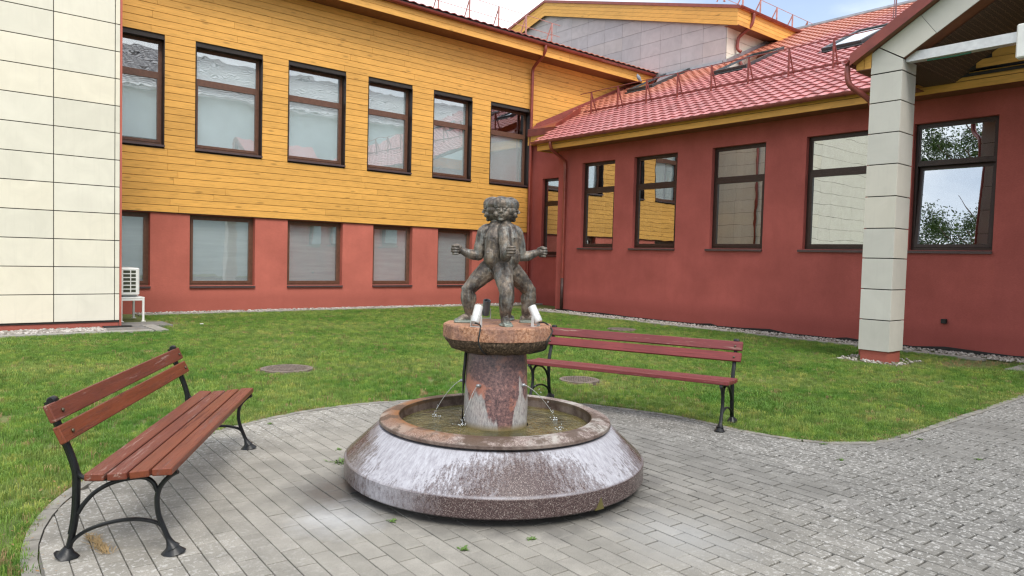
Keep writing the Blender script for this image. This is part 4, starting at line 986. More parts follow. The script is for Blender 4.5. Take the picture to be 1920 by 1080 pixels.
# ------------------------------------------------------------------ building helpers
def frame_matrix(O, U, N):
    """columns: along the wall, up, inwards"""
    O, U, N = Vector(O), Vector(U), Vector(N); I = -N
    return Matrix(((U.x, 0, I.x, O.x), (U.y, 0, I.y, O.y), (U.z, 1, I.z, O.z), (0, 0, 0, 1)))
def wall(name, mat, parent, O, U, N, W_, H_, holes=(), depth=.2):
    M = frame_matrix(O, U, N)
    us = sorted({0, W_, *[h[0] for h in holes], *[h[1] for h in holes]}); zs = sorted({0, H_, *[h[2] for h in holes], *[h[3] for h in holes]})
    mb = MB(); vid = {}
    def v(u, z, w_=0):
        k = (round(u, 4), round(z, 4), w_)
        if k not in vid: vid[k] = len(mb.v); mb.v.append(tuple(M @ Vector((u, z, w_))))
        return vid[k]
    for a_, b in zip(us[:-1], us[1:]):
        for c, d in zip(zs[:-1], zs[1:]):
            mu, mz = (a_ + b) / 2, (c + d) / 2
            if any(h[0] < mu < h[1] and h[2] < mz < h[3] for h in holes): continue
            mb.f.append((v(a_, c), v(b, c), v(b, d), v(a_, d)))
    for h in holes:
        L_ = [(h[0], h[2]), (h[1], h[2]), (h[1], h[3]), (h[0], h[3])]
        for (p, q) in zip(L_, L_[1:] + L_[:1]): mb.f.append((v(*p), v(*p, depth), v(*q, depth), v(*q)))
    o = mb.obj(name, mat, parent, fix=False)
    # make the front face outwards
    if o.data.polygons and Vector(o.data.polygons[0].normal).dot(Vector(N)) < 0:
        o.data.flip_normals()
    return o
def window(parent, O, U, N, W_, H_, d, fm, transom=.33, blinds=(1, 1), sill_over=.0, lining=False, tilt=0, gl=None, blind_mat=None, drop=1.0):
    gl = gl or m_glass; M = frame_matrix(O, U, N); B = lambda mb, *a_: mb.box(*a_, M=M)
    fw_ = .052; fr = MB(); w0, w1 = d, d + .06
    for a_ in ((0, fw_, 0, H_), (W_ - fw_, W_, 0, H_), (fw_, W_ - fw_, 0, fw_), (fw_, W_ - fw_, H_ - fw_, H_)): B(fr, *a_, w0, w1)
    zt = H_ * (1 - transom) if transom else None
    cells = []
    if transom:
        B(fr, fw_, W_ - fw_, zt - .03, zt + .03, w0, w1); cells = [(fw_, W_ - fw_, fw_, zt - .03, 1), (fw_, W_ - fw_, zt + .03, H_ - fw_, 0)]
    else: cells = [(fw_, W_ - fw_, fw_, H_ - fw_, 1)]
    root = fr.obj('window', fm, parent)
    for ci, (u0, u1, v0, v1, sash) in enumerate(cells):
        s = .062 if sash else .038; sm_ = MB(); z0 = d - .012 if sash else d + .012
        T = M
        if tilt and sash:
            T = M @ Matrix.Translation((0, v0, d + .03)) @ Matrix.Rotation(R(tilt), 4, 'X') @ Matrix.Translation((0, -v0, -(d + .03)))
        for a_ in ((u0 + .002, u0 + s, v0 + .002, v1 - .002), (u1 - s, u1 - .002, v0 + .002, v1 - .002), (u0 + s, u1 - s, v0 + .002, v0 + s), (u0 + s, u1 - s, v1 - s, v1 - .002)): sm_.box(*a_, z0, d + .05, M=T)
        sm_.obj('sash', fm, root)
        pn = MB(); pn.box(u0 + s - .008, u1 - s + .008, v0 + s - .008, v1 - s + .008, d + .022, d + .026, M=T); pn.obj('pane', gl, root)
        wantb = blinds[ci] if ci < len(blinds) else 0
        if wantb:
            bb = MB(); zb = v0 + s + .01 + (v1 - v0 - 2 * s) * (1 - wantb); B(bb, u0 + s - .02, u1 - s + .02, zb, v1 - s + .03, d + .075, d + .078); B(bb, u0 + s - .02, u1 - s + .02, zb - .02, zb, d + .07, d + .083)
            bb.obj('blind', blind_mat or m_blind, root)
    if lining:
        ln = MB(); t_ = .018
        B(ln, 0.0, t_, 0, H_, -.012, d - .001); B(ln, W_ - t_, W_, 0, H_, -.012, d - .001); B(ln, t_, W_ - t_, H_ - t_, H_, -.012, d - .001); ln.obj('reveal_lining', m_lining, root)
    sl = MB(); a0, a1 = -sill_over, W_ + .004
    vs = [(a0, .004, d), (a1, .004, d), (a1, -.012, -.045), (a0, -.012, -.045), (a1, -.058, -.047), (a0, -.058, -.047), (a1, -.058, -.040), (a0, -.058, -.040), (a1, -.020, d), (a0, -.020, d)]
    sl.add([M @ Vector(v_) for v_ in vs], [(0, 1, 2, 3), (3, 2, 4, 5), (5, 4, 6, 7), (7, 6, 8, 9), (0, 3, 5, 7, 9), (1, 8, 6, 4, 2)]); sl.obj('sill', m_sill, root)
    return root
def tile_mesh_verts(tw, tl):
    vs = []; n = 8
    for e_, (x, dz) in enumerate(((-.012, .0), (tl, -.012))):
        for k in range(n + 1):
            y = tw * k / n; ph = k / n; h = .030 * (math.cos(2 * math.pi * ph) * .5 + .5) ** .8 + .006
            vs.append((x, y, h + dz + (.020 if e_ == 0 else 0)))
    for k in range(n + 1): vs.append((vs[k][0], vs[k][1], vs[k][2] - .022))
    fs = [(k, n + 1 + k, n + 2 + k, k + 1) for k in range(n)] + [(2 * n + 2 + k, k, k + 1, 2 * n + 3 + k) for k in range(n)]
    return vs, fs
def tiled_roof(parent, O, along, upv, ncol, nrow, tw, tl, mat, keep, individual=0, name='roof_tile'):
    along, upv = Vector(along).normalized(), Vector(upv).normalized(); nn = upv.cross(along)
    if nn.z < 0: nn = -nn
    vs, fs = tile_mesh_verts(tw, tl)
    cand = []
    for i in range(ncol):
        for j in range(nrow):
            p = Vector(O) + along * (i * tw) + upv * (j * tl); c = p + along * tw / 2 + upv * tl / 2
            if not keep(c): continue
            pr = project(c); sz = 1e9 if pr is None else pr[2]
            if pr is None or not (-10 < pr[0] < 1930 and -10 < pr[1] < 1080): sz += 500
            cand.append((sz, p))
    cand.sort(key=lambda q: q[0])
    M0 = Matrix(((upv.x, along.x, nn.x, 0), (upv.y, along.y, nn.y, 0), (upv.z, along.z, nn.z, 0), (0, 0, 0, 1)))
    sm = MB(); sm.add(vs, fs); me = sm.mesh(name, False, fix=False); me.polygons.foreach_set('use_smooth', [True] * len(me.polygons)); me.set_sharp_from_angle(angle=R(60))
    rest_, tn = MB(), []
    for k, (sz, p) in enumerate(cand):
        if k < individual and sz < 400:
            o = link(name, me, mat, parent); o.matrix_local = Matrix.Translation(p) @ M0
        else: rest_.add([tuple(Matrix.Translation(p) @ M0 @ Vector(v)) for v in vs], fs); tn += [random.random()] * len(fs)
    if rest_.v:
        o = rest_.obj(name + '_field', mat, parent, smooth=False, fix=False, kind='stuff'); o.data.polygons.foreach_set('use_smooth', [True] * len(o.data.polygons)); o.data.set_sharp_from_angle(angle=R(60))
        at_ = o.data.attributes.new('tone', 'FLOAT', 'FACE'); at_.data.foreach_set('value', tn)
def a_frame(parent, base, back, top, mat, r_=.016):
    mb = MB(); base, back, top = Vector(base), Vector(back), Vector(top)
    sd = (back - base).cross(Vector((0, 0, 1))).normalized()
    mb.tube([base, top], .034, 4, r2=.022, side=sd); mb.tube([back, top - Vector((0, 0, .02))], .026, 4, r2=.016, side=sd)
    mb.box(-.05, .05, -.03, .03, -.004, .006, M=Matrix.Translation(base)); return mb.obj('guard_bracket', mat, parent)
m_rail = simple('red_guard_metal', (.20, .045, .035), .4, .1, .3, 8); m_rail_l = simple('weathered_guard_metal', (.42, .20, .17), .4, .1, .3, 8)

# ------------------------------------------------------------------ yellow boarded wing
yb_ = thing('boarded_building', 'two storey wing with yellow boards above a red plastered ground floor', 'building', (3.0, YW, 0))
yb = yb_; inv = Matrix.Translation((-3.0, -YW, 0))
X0, X1 = 3.0, 22.2
UP = [(3.35, 4.58, 0), (5.27, 6.90, 1), (7.58, 9.22, 2), (9.91, 11.36, 3), (12.11, 13.56, 4), (14.30, 15.97, 5)]
LOW = [(2.98, 4.30), (5.18, 6.77), (7.63, 9.22), (10.17, 11.49), (12.40, 13.72)]
ZU0, ZU1, ZL0, ZL1 = 3.95, 6.40, .62, 2.35
ZB = 2.37
wall('upper_backing_wall', m_joint, yb, (0, .028, 0), (1, 0, 0), (0, -1, 0), X1 - X0, 0, []) if False else None
def local(o_): return o_
hu = [(max(a_ - X0, .01), b - X0, ZU0 - ZB, ZU1 - ZB) for a_, b, _ in UP]
wall('backing_wall', m_joint, yb, (0, .03, ZB - .0), (1, 0, 0), (0, -1, 0), X1 - X0, 8.2 - ZB, hu, .22)
wall('plaster_wall', m_red, yb, (0, .05, -.05), (1, 0, 0), (0, -1, 0), 16.1 - X0, ZB + .05, [(max(a_ - X0, .01), b - X0, ZL0 + .05, ZL1 + .05 - .004) for a_, b in LOW], .2)
mb = MB(); mb.box(0, X1 - X0, .005, .05, ZB - .012, ZB - .001); mb.obj('drip_trim', m_lining, yb)
mb = MB(); mb.box(.1, X1 - X0 - .1, 1.6, 1.62, 0.0, 8.0); mb.obj('inner_partition', m_interior, yb)
mb = MB(); mb.box(.1, 12.9, .30, 1.58, 2.9, 2.95); mb.obj('inner_floor', m_interior, yb)
q = random.Random(4); PB = .1655; nrow = 35
for r_ in range(nrow):
    z0 = ZB + r_ * PB; z1 = z0 + PB - .009
    joints = [X0 + .02]; x = X0 + q.uniform(1.2, 4.2)
    while x < X1: joints.append(x); x += q.choice((4.2, 4.8, 5.4)) * q.uniform(.9, 1.05)
    joints.append(X1)
    segs = list(zip(joints[:-1], joints[1:]))
    for hx0, hx1, _ in UP:
        ns = []
        for a_, b in segs:
            if z1 <= ZU0 + .02 or z0 >= ZU1 - .02 or b <= hx0 or a_ >= hx1: ns.append((a_, b)); continue
            if a_ < hx0 - .02: ns.append((a_, hx0))
            if b > hx1 + .02: ns.append((hx1, b))
        segs = ns
    for a_, b in segs:
        zz0, zz1 = z0, z1
        if z0 < ZU0 < z1 - .02 and any(hx0 - .01 < (a_ + b) / 2 < hx1 + .01 for hx0, hx1, _ in UP): pass
        if b - a_ < .03: continue
        if zz1 > 8.17: zz1 = 8.17
        dy = q.uniform(-.0015, .0015); mb = MB(); mb.cbox(a_ + .0015 - X0, b - .0015 - X0, dy, .028, zz0, zz1, .0035); mb.obj('board', m_board_x, yb, fix=True)
for k, (a_, b, i_) in enumerate(UP):
    bl = [(.97, 0), (1, 1), (1, 1), (1, 1), (1, 1), (1, 0)][k]
    window(yb, (a_ - X0, .0, ZU0), (1, 0, 0), (0, -1, 0), b - a_, ZU1 - ZU0, .20, m_frame, .33, bl, .0, True, blind_mat=m_blind_u)
for a_, b in LOW:
    window(yb, (a_ - X0, .05, ZL0), (1, 0, 0), (0, -1, 0), b - a_, ZL1 - ZL0 - .004, .15, m_frame, None, (1,), .0)
# eaves
EZ = 8.16
mb = MB(); mb.box(0, X1 - X0, 17.74 - YW, .03, EZ, EZ + .02); mb.obj('soffit', m_soffit, yb)
for k in range(2):
    xs = [X0, 7.9, 12.6, 17.1, X1]
    for a_, b in zip(xs[:-1], xs[1:]):
        mb = MB(); mb.cbox(a_ - X0 + .002, b - X0 - .002, 17.715 - YW, 17.738 - YW, EZ - .015 + k * .165, EZ - .015 + k * .165 + .157, .003); mb.obj('fascia_board', m_board_x, yb)
mb = MB(); mb.box(0, X1 - X0, 17.74 - YW, 17.76 - YW, EZ + .02, 8.49); mb.obj('fascia_backing', m_joint, yb)
def gutter(parent, a_, b, r_, mat, hooks=True):
    a_, b = Vector(a_), Vector(b); t_ = (b - a_).normalized(); s = t_.cross(Vector((0, 0, 1))); mb = MB(); n = 10; vs = []
    for p in (a_, b):
        for rr in (r_, r_ - .006):
            for k in range(n + 1):
                th = math.pi * k / n; vs.append(p + s * math.cos(th) * rr - Vector((0, 0, 1)) * math.sin(th) * rr)
    m = n + 1; fs = [(k, k + 1, 2 * m + k + 1, 2 * m + k) for k in range(n)] + [(m + k, 3 * m + k, 3 * m + k + 1, m + k + 1) for k in range(n)]
    fs += [(0, 2 * m, 3 * m, m), (n, m + n, 3 * m + n, 2 * m + n)] + [(k, m + k, m + k + 1, k + 1) for k in range(n)] + [(2 * m + k, 2 * m + k + 1, 3 * m + k + 1, 3 * m + k) for k in range(n)]
    mb.add(vs, fs)
    for sg in (1, -1): mb.tube([a_ + s * sg * r_, b + s * sg * r_], .007, 6)
    L_ = (b - a_).length
    if hooks:
        for k in range(int(L_ / .9) + 1):
            c = a_ + t_ * (.2 + k * .9)
            if (c - a_).length > L_: break
            mb.tube([c + s * math.cos(math.pi * j / 8) * (r_ + .006) - Vector((0, 0, 1)) * math.sin(math.pi * j / 8) * (r_ + .006) for j in range(9)], .005, 4, r2=.012, side=t_)
    return mb.obj('gutter', mat, parent, angle=40)
gutter(yb, (0, 17.63 - YW, 8.52), (X1 - X0 - .25, 17.63 - YW, 8.52), .072, m_gutter)
mb = MB(); mb.tube(catmull([(15.93 - X0, 17.63 - YW, 8.47), (15.93 - X0, 17.64 - YW, 8.30), (15.94 - X0, 17.80 - YW, 8.13), (15.94 - X0, 18.12 - YW, 7.92), (15.94 - X0, 18.24 - YW, 7.78), (15.94 - X0, 18.25 - YW, 7.5)], 5) + [Vector((15.94 - X0, 18.25 - YW, .05))], .052, 12)
for z in (7.3, 5.3, 3.0, 1.1): mb.tube([(15.94 - X0, 18.25 - YW, z), (15.94 - X0, 18.25 - YW, z + .03)], .058, 12)
mb.obj('downpipe', m_gutter, yb, angle=40)
sl = .28; mb = MB(); mb.prism([(-.1, 17.58 - YW, 8.56), (X1 - X0 - .3, 17.58 - YW, 8.56), (X1 - X0 - .3, 24 - YW, 8.56 + sl * 6.42), (-.1, 24 - YW, 8.56 + sl * 6.42)], (0, 0, -.05)); mb.obj('roof_deck', m_joint, yb)
tiled_roof(yb, (X1 - X0 - .35, 17.56 - YW, 8.565), (-1, 0, 0), (0, 1, sl), 68, 3, .275, .35, m_tile, lambda c: True, 0)
for x in [7.4 + 1.14 * k for k in range(9)]:
    a_frame(yb, (x - X0, 18.0 - YW, 8.70), (x - X0 + .0, 18.30 - YW, 8.79), (x - X0, 18.0 - YW, 9.40), m_rail_l)
for z, y in ((9.40, 18.0), (9.02, 18.0), (8.80, 18.28)):
    mb = MB(); mb.tube([(6.9 - X0, y - YW, z), (16.9 - X0, y - YW, z)], .011, 6); mb.obj('guard_rail', m_rail_l, yb)
mb = MB(); mb.box(0, X1 - X0, 5.6, 5.65, 0, 8.6); mb.obj('rear_wall', m_red, yb)

# ------------------------------------------------------------------ beige panelled wing (left)
bb_ = thing('panelled_building', 'wing clad in large beige panels at the left edge beside the yellow boards', 'building', (3.0, YB, 0))
bz = [.13 + .5 * k for k in range(17)]; bx = [-.085 - .97 * k for k in range(13)]
mb = MB(); mb.box(-12, -.002, .02, 3.2, .10, 8.6); mb.obj('core_wall', m_joint, bb_)
mb = MB(); mb.box(-11.95, -.01, .035, 3.18, -.05, .098); mb.obj('plinth', m_red, bb_)
mb = MB(); mb.box(.0, .035, .008, .06, -.03, 8.6); mb.obj('corner_trim', m_red, bb_)
for k in range(3):
    for z0, z1 in zip(bz[:-1], bz[1:]): mb = MB(); mb.cbox(.0, .014, .066 + k * 1.05, .066 + (k + 1) * 1.05 - .008, z0 + .0045, z1 - .0045, .0018); mb.obj('side_panel', m_beige, bb_)
mb = MB(); mb.tube([(.075, 1.15, .0), (.075, 1.15, 8.6)], .045, 10); mb.obj('downpipe', m_gutter, bb_, smooth=True)
far_ = MB(); tn = []
for i in range(12):
    for z0, z1 in zip(bz[:-1], bz[1:]):
        x1, x0 = (bx[i], bx[i] - .97) if i else (bx[0], -1.055)
        if i: x1, x0 = -1.055 - .97 * (i - 1), -1.055 - .97 * i
        if i < 3:
            mb = MB(); mb.cbox(x0 + .0065, x1 - .0065, 0, .014, z0 + .0075, z1 - .0075, .0018); mb.obj('panel', m_beige, bb_)
        else: far_.cbox(x0 + .004, x1 - .004, 0, .014, z0 + .005, z1 - .005, .002)
for z0, z1 in zip(bz[:-1], bz[1:]): mb = MB(); mb.cbox(bx[0] + .0065, -.006, 0, .014, z0 + .0075, z1 - .0075, .0018); mb.obj('panel', m_beige, bb_)
far_.obj('outer_panels', m_beige, bb_, kind='stuff')
mb = MB(); mb.box(-12.1, .1, -.1, 3.3, 8.6, 8.75); mb.obj('roof_edge', m_gutter, bb_)
mb = MB(); mb.cbox(-.28, .20, -.10, .04, .012, .030, .004); mb.obj('door_threshold', m_black, bb_)

# ------------------------------------------------------------------ red plastered wing
rb = thing('red_building', 'single storey red wing with pink tiled roof on the right', 'building', (XR, 4.25, 0))
def T(x, y, z): return (x - XR, y - 4.25, z)
RW = [(13.26, 14.50), (11.19, 12.59), (8.78, 10.18), (6.43, 7.83), (4.30, 5.69)]; RZ0, RZ1 = 1.85, 4.24
WALLR = 15.47
wall('main_wall', m_red_shade, rb, T(XR, WALLR, -.05), (0, -1, 0), (-1, 0, 0), WALLR - 4.25, 4.75, [(WALLR - b, WALLR - a_, RZ0 + .05, RZ1 + .05) for a_, b in RW], .17)
for k, (a_, b) in enumerate(RW):
    window(rb, T(XR, b, RZ0), (0, -1, 0), (-1, 0, 0), b - a_, RZ1 - RZ0, .11, m_frame_d, .32, (0, 0), .09, False, tilt=(4.5 if k == 4 else 0), gl=m_glass_r)
wall('return_wall', m_red_shade, rb, T(16.12, WALLR, -.05), (-1, 0, 0), (0, 1, 0), 16.12 - XR, 5.0)
wall('recessed_wall', m_red_shade, rb, T(16.1, YW + .04, -.05), (0, -1, 0), (-1, 0, 0), YW + .04 - WALLR, 5.75, [(.62, 1.85, 1.68, 4.2)], .15)
window(rb, T(16.1, YW + .04 - .62, 1.63), (0, -1, 0), (-1, 0, 0), 1.23, 2.52, .11, m_frame_d, .32, (0, 0), .03, False, gl=m_glass_r)
wall('end_wall', m_red_shade, rb, T(XR, 4.25, -.05), Vector((.14, -1, 0)).normalized(), Vector((-1, -.14, 0)).normalized(), 3.6, 4.75)
mb = MB(); mb.box(1.4, 1.45, .05, 11, 0, 4.6); mb.obj('inner_partition', m_interior, rb)
mb = MB(); mb.box(.01, 1.4, .05, 11.1, 4.5, 4.55); mb.box(.01, 1.4, .05, 11.1, 0.5, .55); mb.obj('inner_ceiling', m_interior, rb)
cu = MB()
for (y0, y1) in ((13.9, 14.35), (11.9, 12.45), (9.55, 10.05)):
    n = 18
    for k in range(n): cu.box(.32 + .02 * (k % 2), .335 + .02 * (k % 2), y0 - 4.25 + (y1 - y0) * k / n, y0 - 4.25 + (y1 - y0) * (k + 1) / n, 1.9, 4.2)
cu.obj('curtain', m_curtain, rb)
mb = MB(); mb.cbox(*[T(XR - .07, 0, 0)[0], 0], 4.955 - 4.25, 5.045 - 4.25, .50, .585, .006); mb.obj('wall_vent', m_black, rb)
mb = MB()
for k in range(6): mb.box(1.445, 1.455, 11.95, 12.22, 4.13 + k * .035, 4.15 + k * .035)
mb.box(1.45, 1.457, 11.93, 12.24, 4.11, 4.35); mb.obj('vent_grille', m_black, rb)
# lapped membrane at the foot of the wall
q = random.Random(12); mb = MB(); y = 15.4; pts_ = []
while y > 1.2: pts_.append((y, .025 + .055 * q.random() ** 2 + (.05 if 7.6 < y < 9.4 and q.random() > .4 else 0))); y -= q.uniform(.18, .7)
xof = lambda y_: -.012 if y_ > 4.25 else (4.25 - y_) * .14 - .012
for (ya, za), (yb2, zb2) in zip(pts_[:-1], pts_[1:]):
    mb.prism([(xof(ya), ya - 4.25, -.03), (xof(yb2), yb2 - 4.25, -.03), (xof(yb2), yb2 - 4.25, zb2), (xof(ya), ya - 4.25, za)], (-.012, 0, 0))
mb.obj('membrane', m_black, rb)
# eaves
EY1 = 15.80
mb = MB(); mb.box(14.10 - XR, .0, -3.0, EY1 - 4.25 - .02, 4.67, 4.69); mb.box(0.0, .02, -3, WALLR - 4.25, 4.69, 4.9); mb.obj('soffit', m_soffit, rb)
for k in range(2):
    ys = [1.2, 5.6, 9.9, EY1]
    for a_, b in zip(ys[:-1], ys[1:]):
        mb = MB(); mb.cbox(14.075 - XR, 14.098 - XR, a_ - 4.25 + .002, b - 4.25 - .002, 4.645 + k * .142, 4.645 + k * .144 + .132, .003); mb.obj('fascia_board', m_board_y, rb)
mb = MB(); mb.box(14.098 - XR, 14.11 - XR, -3, EY1 - 4.25, 4.69, 4.92); mb.obj('fascia_backing', m_joint, rb)
mb = MB(); mb.cbox(14.075 - XR, 16.1 - XR, EY1 - 4.25, EY1 - 4.25 + .022, 4.645, 5.0, .003); mb.obj('fascia_board', m_board_x, rb)
mb = MB(); mb.cbox(15.90 - XR, 15.925 - XR, EY1 - 4.25 + .03, YW - 4.25, 5.28, 5.42, .003); mb.cbox(15.90 - XR, 15.925 - XR, EY1 - 4.25 + .03, YW - 4.25, 5.43, 5.57, .003); mb.box(15.925 - XR, 16.12 - XR, EY1 - 4.25 + .03, YW - 4.25, 5.29, 5.31); mb.obj('recess_fascia', m_board_y, rb)
gutter(rb, T(13.945, 5.62, 4.885), T(13.945, 15.90, 4.885), .070, m_gutter_d)
mb = MB(); mb.tube(catmull([T(13.945, 15.12, 4.83), T(13.945, 15.12, 4.74), T(14.03, 15.12, 4.60), T(14.40, 15.12, 4.43), T(14.54, 15.12, 4.33), T(14.565, 15.12, 4.15)], 5) + [Vector(T(14.565, 15.12, .95))], .047, 12); mb.obj('downpipe', m_gutter, rb, angle=40)
mb = MB(); mb.tube([T(14.565, 15.12, .95), T(14.565, 15.12, .03)], .046, 12); mb.obj('downpipe_foot', simple('tarry_pipe', (.045, .02, .018), .5, 0, .6, 20), rb, smooth=True, label='blackened lower end of the downpipe')
# roof
RS_ = .46; z_at = lambda x: 4.90 + RS_ * (x - 14.0)
mb = MB()
P4 = lambda x, y: T(x, y, z_at(x) - .03)
mb.prism([P4(14.04, 1.0), P4(26.4, 1.0), P4(26.4, 18.33), P4(17.2, 18.33), P4(17.2, 17.2), P4(14.04, 15.86)], (0, 0, -.05)); mb.obj('roof_deck', m_joint, rb)
mb = MB(); mb.prism([T(26.4, 1, z_at(26.4)), T(26.4, 18.3, z_at(26.4)), T(36, 18.3, 6.0), T(36, 1, 6.0)], (0, 0, -.05)); mb.obj('rear_roof_slope', m_tile, rb)
mb = MB(); mb.tube([T(26.4, 1, z_at(26.4) + .03), T(26.4, 18.3, z_at(26.4) + .03)], .09, 10); mb.obj('ridge_cap', m_zinc, rb, smooth=True)
SKY = [(16.05, 17.2), (12.45, 13.6), (9.0, 10.1), (5.4, 6.5)]
def keep(c):
    x, y = c.x + XR, c.y + 4.25
    if x > 21.55 and y > 14.75: return False
    if x < 17.3 and y > 15.85 + (x - 13.95) * .42: return False
    if x > 26.4 or y > 18.3 or y < 1: return False
    if y < 5.35 and x < 16: return False
    for a_, b in SKY:
        if a_ - .02 < y < b + .02 and 19.45 < x < 21.65: return False
    return True
tiled_roof(rb, T(13.93, 1.2, z_at(13.93)), (0, 1, 0), (1, 0, RS_), 63, 39, .275, .35, m_tile, keep, 300)
# brown metal valley by the yellow wall
P5 = lambda x, y, h: T(x, y, z_at(x) + h)
mb = MB(); mb.add([P5(15.86, 16.5, -.02), P5(17.3, 17.15, -.0), P5(17.3, 18.33, .05), P5(15.86, 18.33, .05), P5(15.86, 16.5, -.20), P5(15.86, 18.33, -.20)], [(0, 1, 2, 3), (0, 3, 5, 4)]); mb.obj('valley_sheet', m_gutter, rb)
mb = MB(); mb.prism([P5(15.5, 16.6, .0), P5(17.1, 17.15, .0), P5(17.1, 17.15, .24), P5(15.5, 16.6, .14)], (.05, -.0, .02)); mb.prism([P5(15.9, 18.1, .02), P5(17.1, 17.5, .02), P5(17.1, 17.5, .18), P5(15.9, 18.1, .12)], (.05, 0, 0)); mb.obj('valley_upstand', m_gutter, rb)
mb = MB(); mb.prism([P5(16.2, 18.31, 0), P5(21.6, 18.31, 0), P5(21.6, 18.31, .14), P5(16.2, 18.31, .14)], (0, -.03, 0)); mb.obj('wall_flashing', m_gutter_d, rb)
mb = MB(); mb.prism([P5(21.5, 18.3, .02), P5(21.5, 14.7, .02), P5(21.5, 14.7, .16), P5(21.5, 18.3, .16)], (.05, 0, 0)); mb.prism([P5(21.5, 14.52, .02), P5(25.3, 14.52, .02), P5(25.3, 14.52, .16), P5(21.5, 14.52, .16)], (0, .05, 0)); mb.obj('step_flashing', m_zinc, rb)
for a_, b in SKY:
    U3 = Vector((1, 0, RS_)).normalized(); N3 = Vector((-RS_, 0, 1)).normalized(); M3 = Matrix(((U3.x, 0, N3.x, 19.5 - XR), (0, 1, 0, a_ - 4.25), (U3.z, 0, N3.z, z_at(19.5)), (0, 0, 0, 1))); L3 = 2.35; W3 = b - a_
    mb = MB()
    for c in ((0, .10, 0, W3), (L3 - .09, L3, 0, W3), (.10, L3 - .09, 0, .08), (.10, L3 - .09, W3 - .08, W3)): mb.box(*c, -.02, .13, M=M3)
    mb.box(-.16, .0, -.05, W3 + .05, .03, .045, M=M3); r0 = mb.obj('skylight', m_skyf, rb) if 'm_skyf' in globals() else mb.obj('skylight', simple('skylight_flashing', (.075, .08, .085), .4, .5), rb)
    gp = MB(); gp.box(.09, L3 - .08, .07, W3 - .07, .09, .10, M=M3); gp.obj('pane', m_glass_r, r0)
ay = [16.14 - 1.118 * k for k in range(12)]
for y in ay: a_frame(rb, T(16.6, y, z_at(16.6) + .0), T(16.86, y, z_at(16.86)), T(16.6, y, 6.84), m_rail)
for x, z, y1 in ((16.6, 6.83, 16.62), (16.62, z_at(16.62) + .15, 16.5), (16.84, z_at(16.84) + .09, 16.5)):
    mb = MB(); mb.tube([T(x, 3.8, z), T(x, y1, z)], .013, 6); mb.obj('guard_rail', m_rail, rb)

# ------------------------------------------------------------------ far block with grey gable
fb = thing('gabled_building', 'taller block with grey panelled gable and yellow eaves behind the roofs', 'building', (21.6, 14.6, 0))
F = lambda x, y, z: Vector((x - 21.6, y - 14.6, z))
AY, AZ, SL = 23.87, 12.67, .27; XG, YE = 21.45, 14.12
mb = MB(); mb.prism([F(21.63, 14.66, 4), F(21.63, 31.6, 4), F(21.63, 31.6, AZ - SL * (31.6 - AY)), F(21.63, AY, AZ), F(21.63, 14.66, AZ - SL * (AY - 14.66))], (9, 0, 0)); mb.obj('core_wall', m_joint, fb)
zl = [8.77 + .513 * k for k in range(-4, 8)]
for i in range(12):
    y0, y1 = 14.63 + .955 * i, 14.63 + .955 * (i + 1)
    for z0, z1 in zip(zl[:-1], zl[1:]):
        if z1 < 7.0 + (.11 * (i - 0)): continue
        poly = [Vector((21.6, y0 + .004, z0 + .005)), Vector((21.6, y1 - .004, z0 + .005)), Vector((21.6, y1 - .004, z1 - .005)), Vector((21.6, y0 + .004, z1 - .005))]
        poly = clip(poly, Vector((21.6, AY, AZ - .02)), Vector((0, SL, -1))) if True else poly
        poly = clip(poly, Vector((21.6, AY, AZ - .02)), Vector((0, -SL, -1))) if poly else poly
        if len(poly) < 3: continue
        mb = MB(); mb.prism([F(*p) for p in poly], (.02, 0, 0)); mb.obj('panel', m_slate, fb)
for i in range(6):
    x0, x1 = 21.6 + .9 * i, 21.6 + .9 * (i + 1)
    for z0, z1 in zip(zl[3:-3], zl[4:-2]):
        if z0 > 10.0: continue
        mb = MB(); mb.cbox(x0 - 21.6 + .004, x1 - 21.6 - .004, 0, .02, z0 + .005, min(z1, 10.05) - .005, .002); mb.obj('panel', m_beige, fb)
# gable boards: four rows following the slope, both sides
def rake(sign, yA, yB, xf, rows, h, z_off, name, mat, th=.022):
    for r_ in range(rows):
        zA = lambda y: AZ + z_off - SL * abs(y - AY) - r_ * h
        p = [F(xf, yA, zA(yA)), F(xf, yB, zA(yB)), F(xf, yB, zA(yB) - h + .008), F(xf, yA, zA(yA) - h + .008)]
        mb = MB(); mb.prism(p, (th, 0, 0)); mb.obj(name, mat, fb)
rake(1, YE, AY, XG, 4, .146, .10, 'gable_board', m_board_y); rake(-1, AY, 32.5, XG, 4, .146, .10, 'gable_board', m_board_y)
mb = MB()
zt = lambda y: AZ + .10 - SL * abs(y - AY)
mb.prism([F(XG - .04, YE - .08, zt(YE - .08) + .10), F(XG - .04, AY, zt(AY) + .10), F(XG - .04, AY, zt(AY) - .01), F(XG - .04, YE - .08, zt(YE - .08) - .01)], (.05, 0, 0))
mb.prism([F(XG - .04, AY, zt(AY) + .10), F(XG - .04, 32.6, zt(32.6) + .10), F(XG - .04, 32.6, zt(32.6) - .01), F(XG - .04, AY, zt(AY) - .01)], (.05, 0, 0)); mb.obj('verge_trim', m_gutter, fb)
mb = MB()
for ya, yb3 in ((YE - .08, AY), (AY, 32.6)): mb.prism([F(XG, ya, zt(ya) + .09), F(XG, yb3, zt(yb3) + .09), F(31, yb3, zt(yb3) + .09), F(31, ya, zt(ya) + .09)], (0, 0, -.08))
mb.obj('roof', m_tile, fb)
mb = MB(); mb.prism([F(XG + .03, YE, zt(YE) - .56), F(XG + .03, AY, zt(AY) - .56), F(21.62, AY, zt(AY) - .56), F(21.62, YE, zt(YE) - .56)], (0, 0, .02))
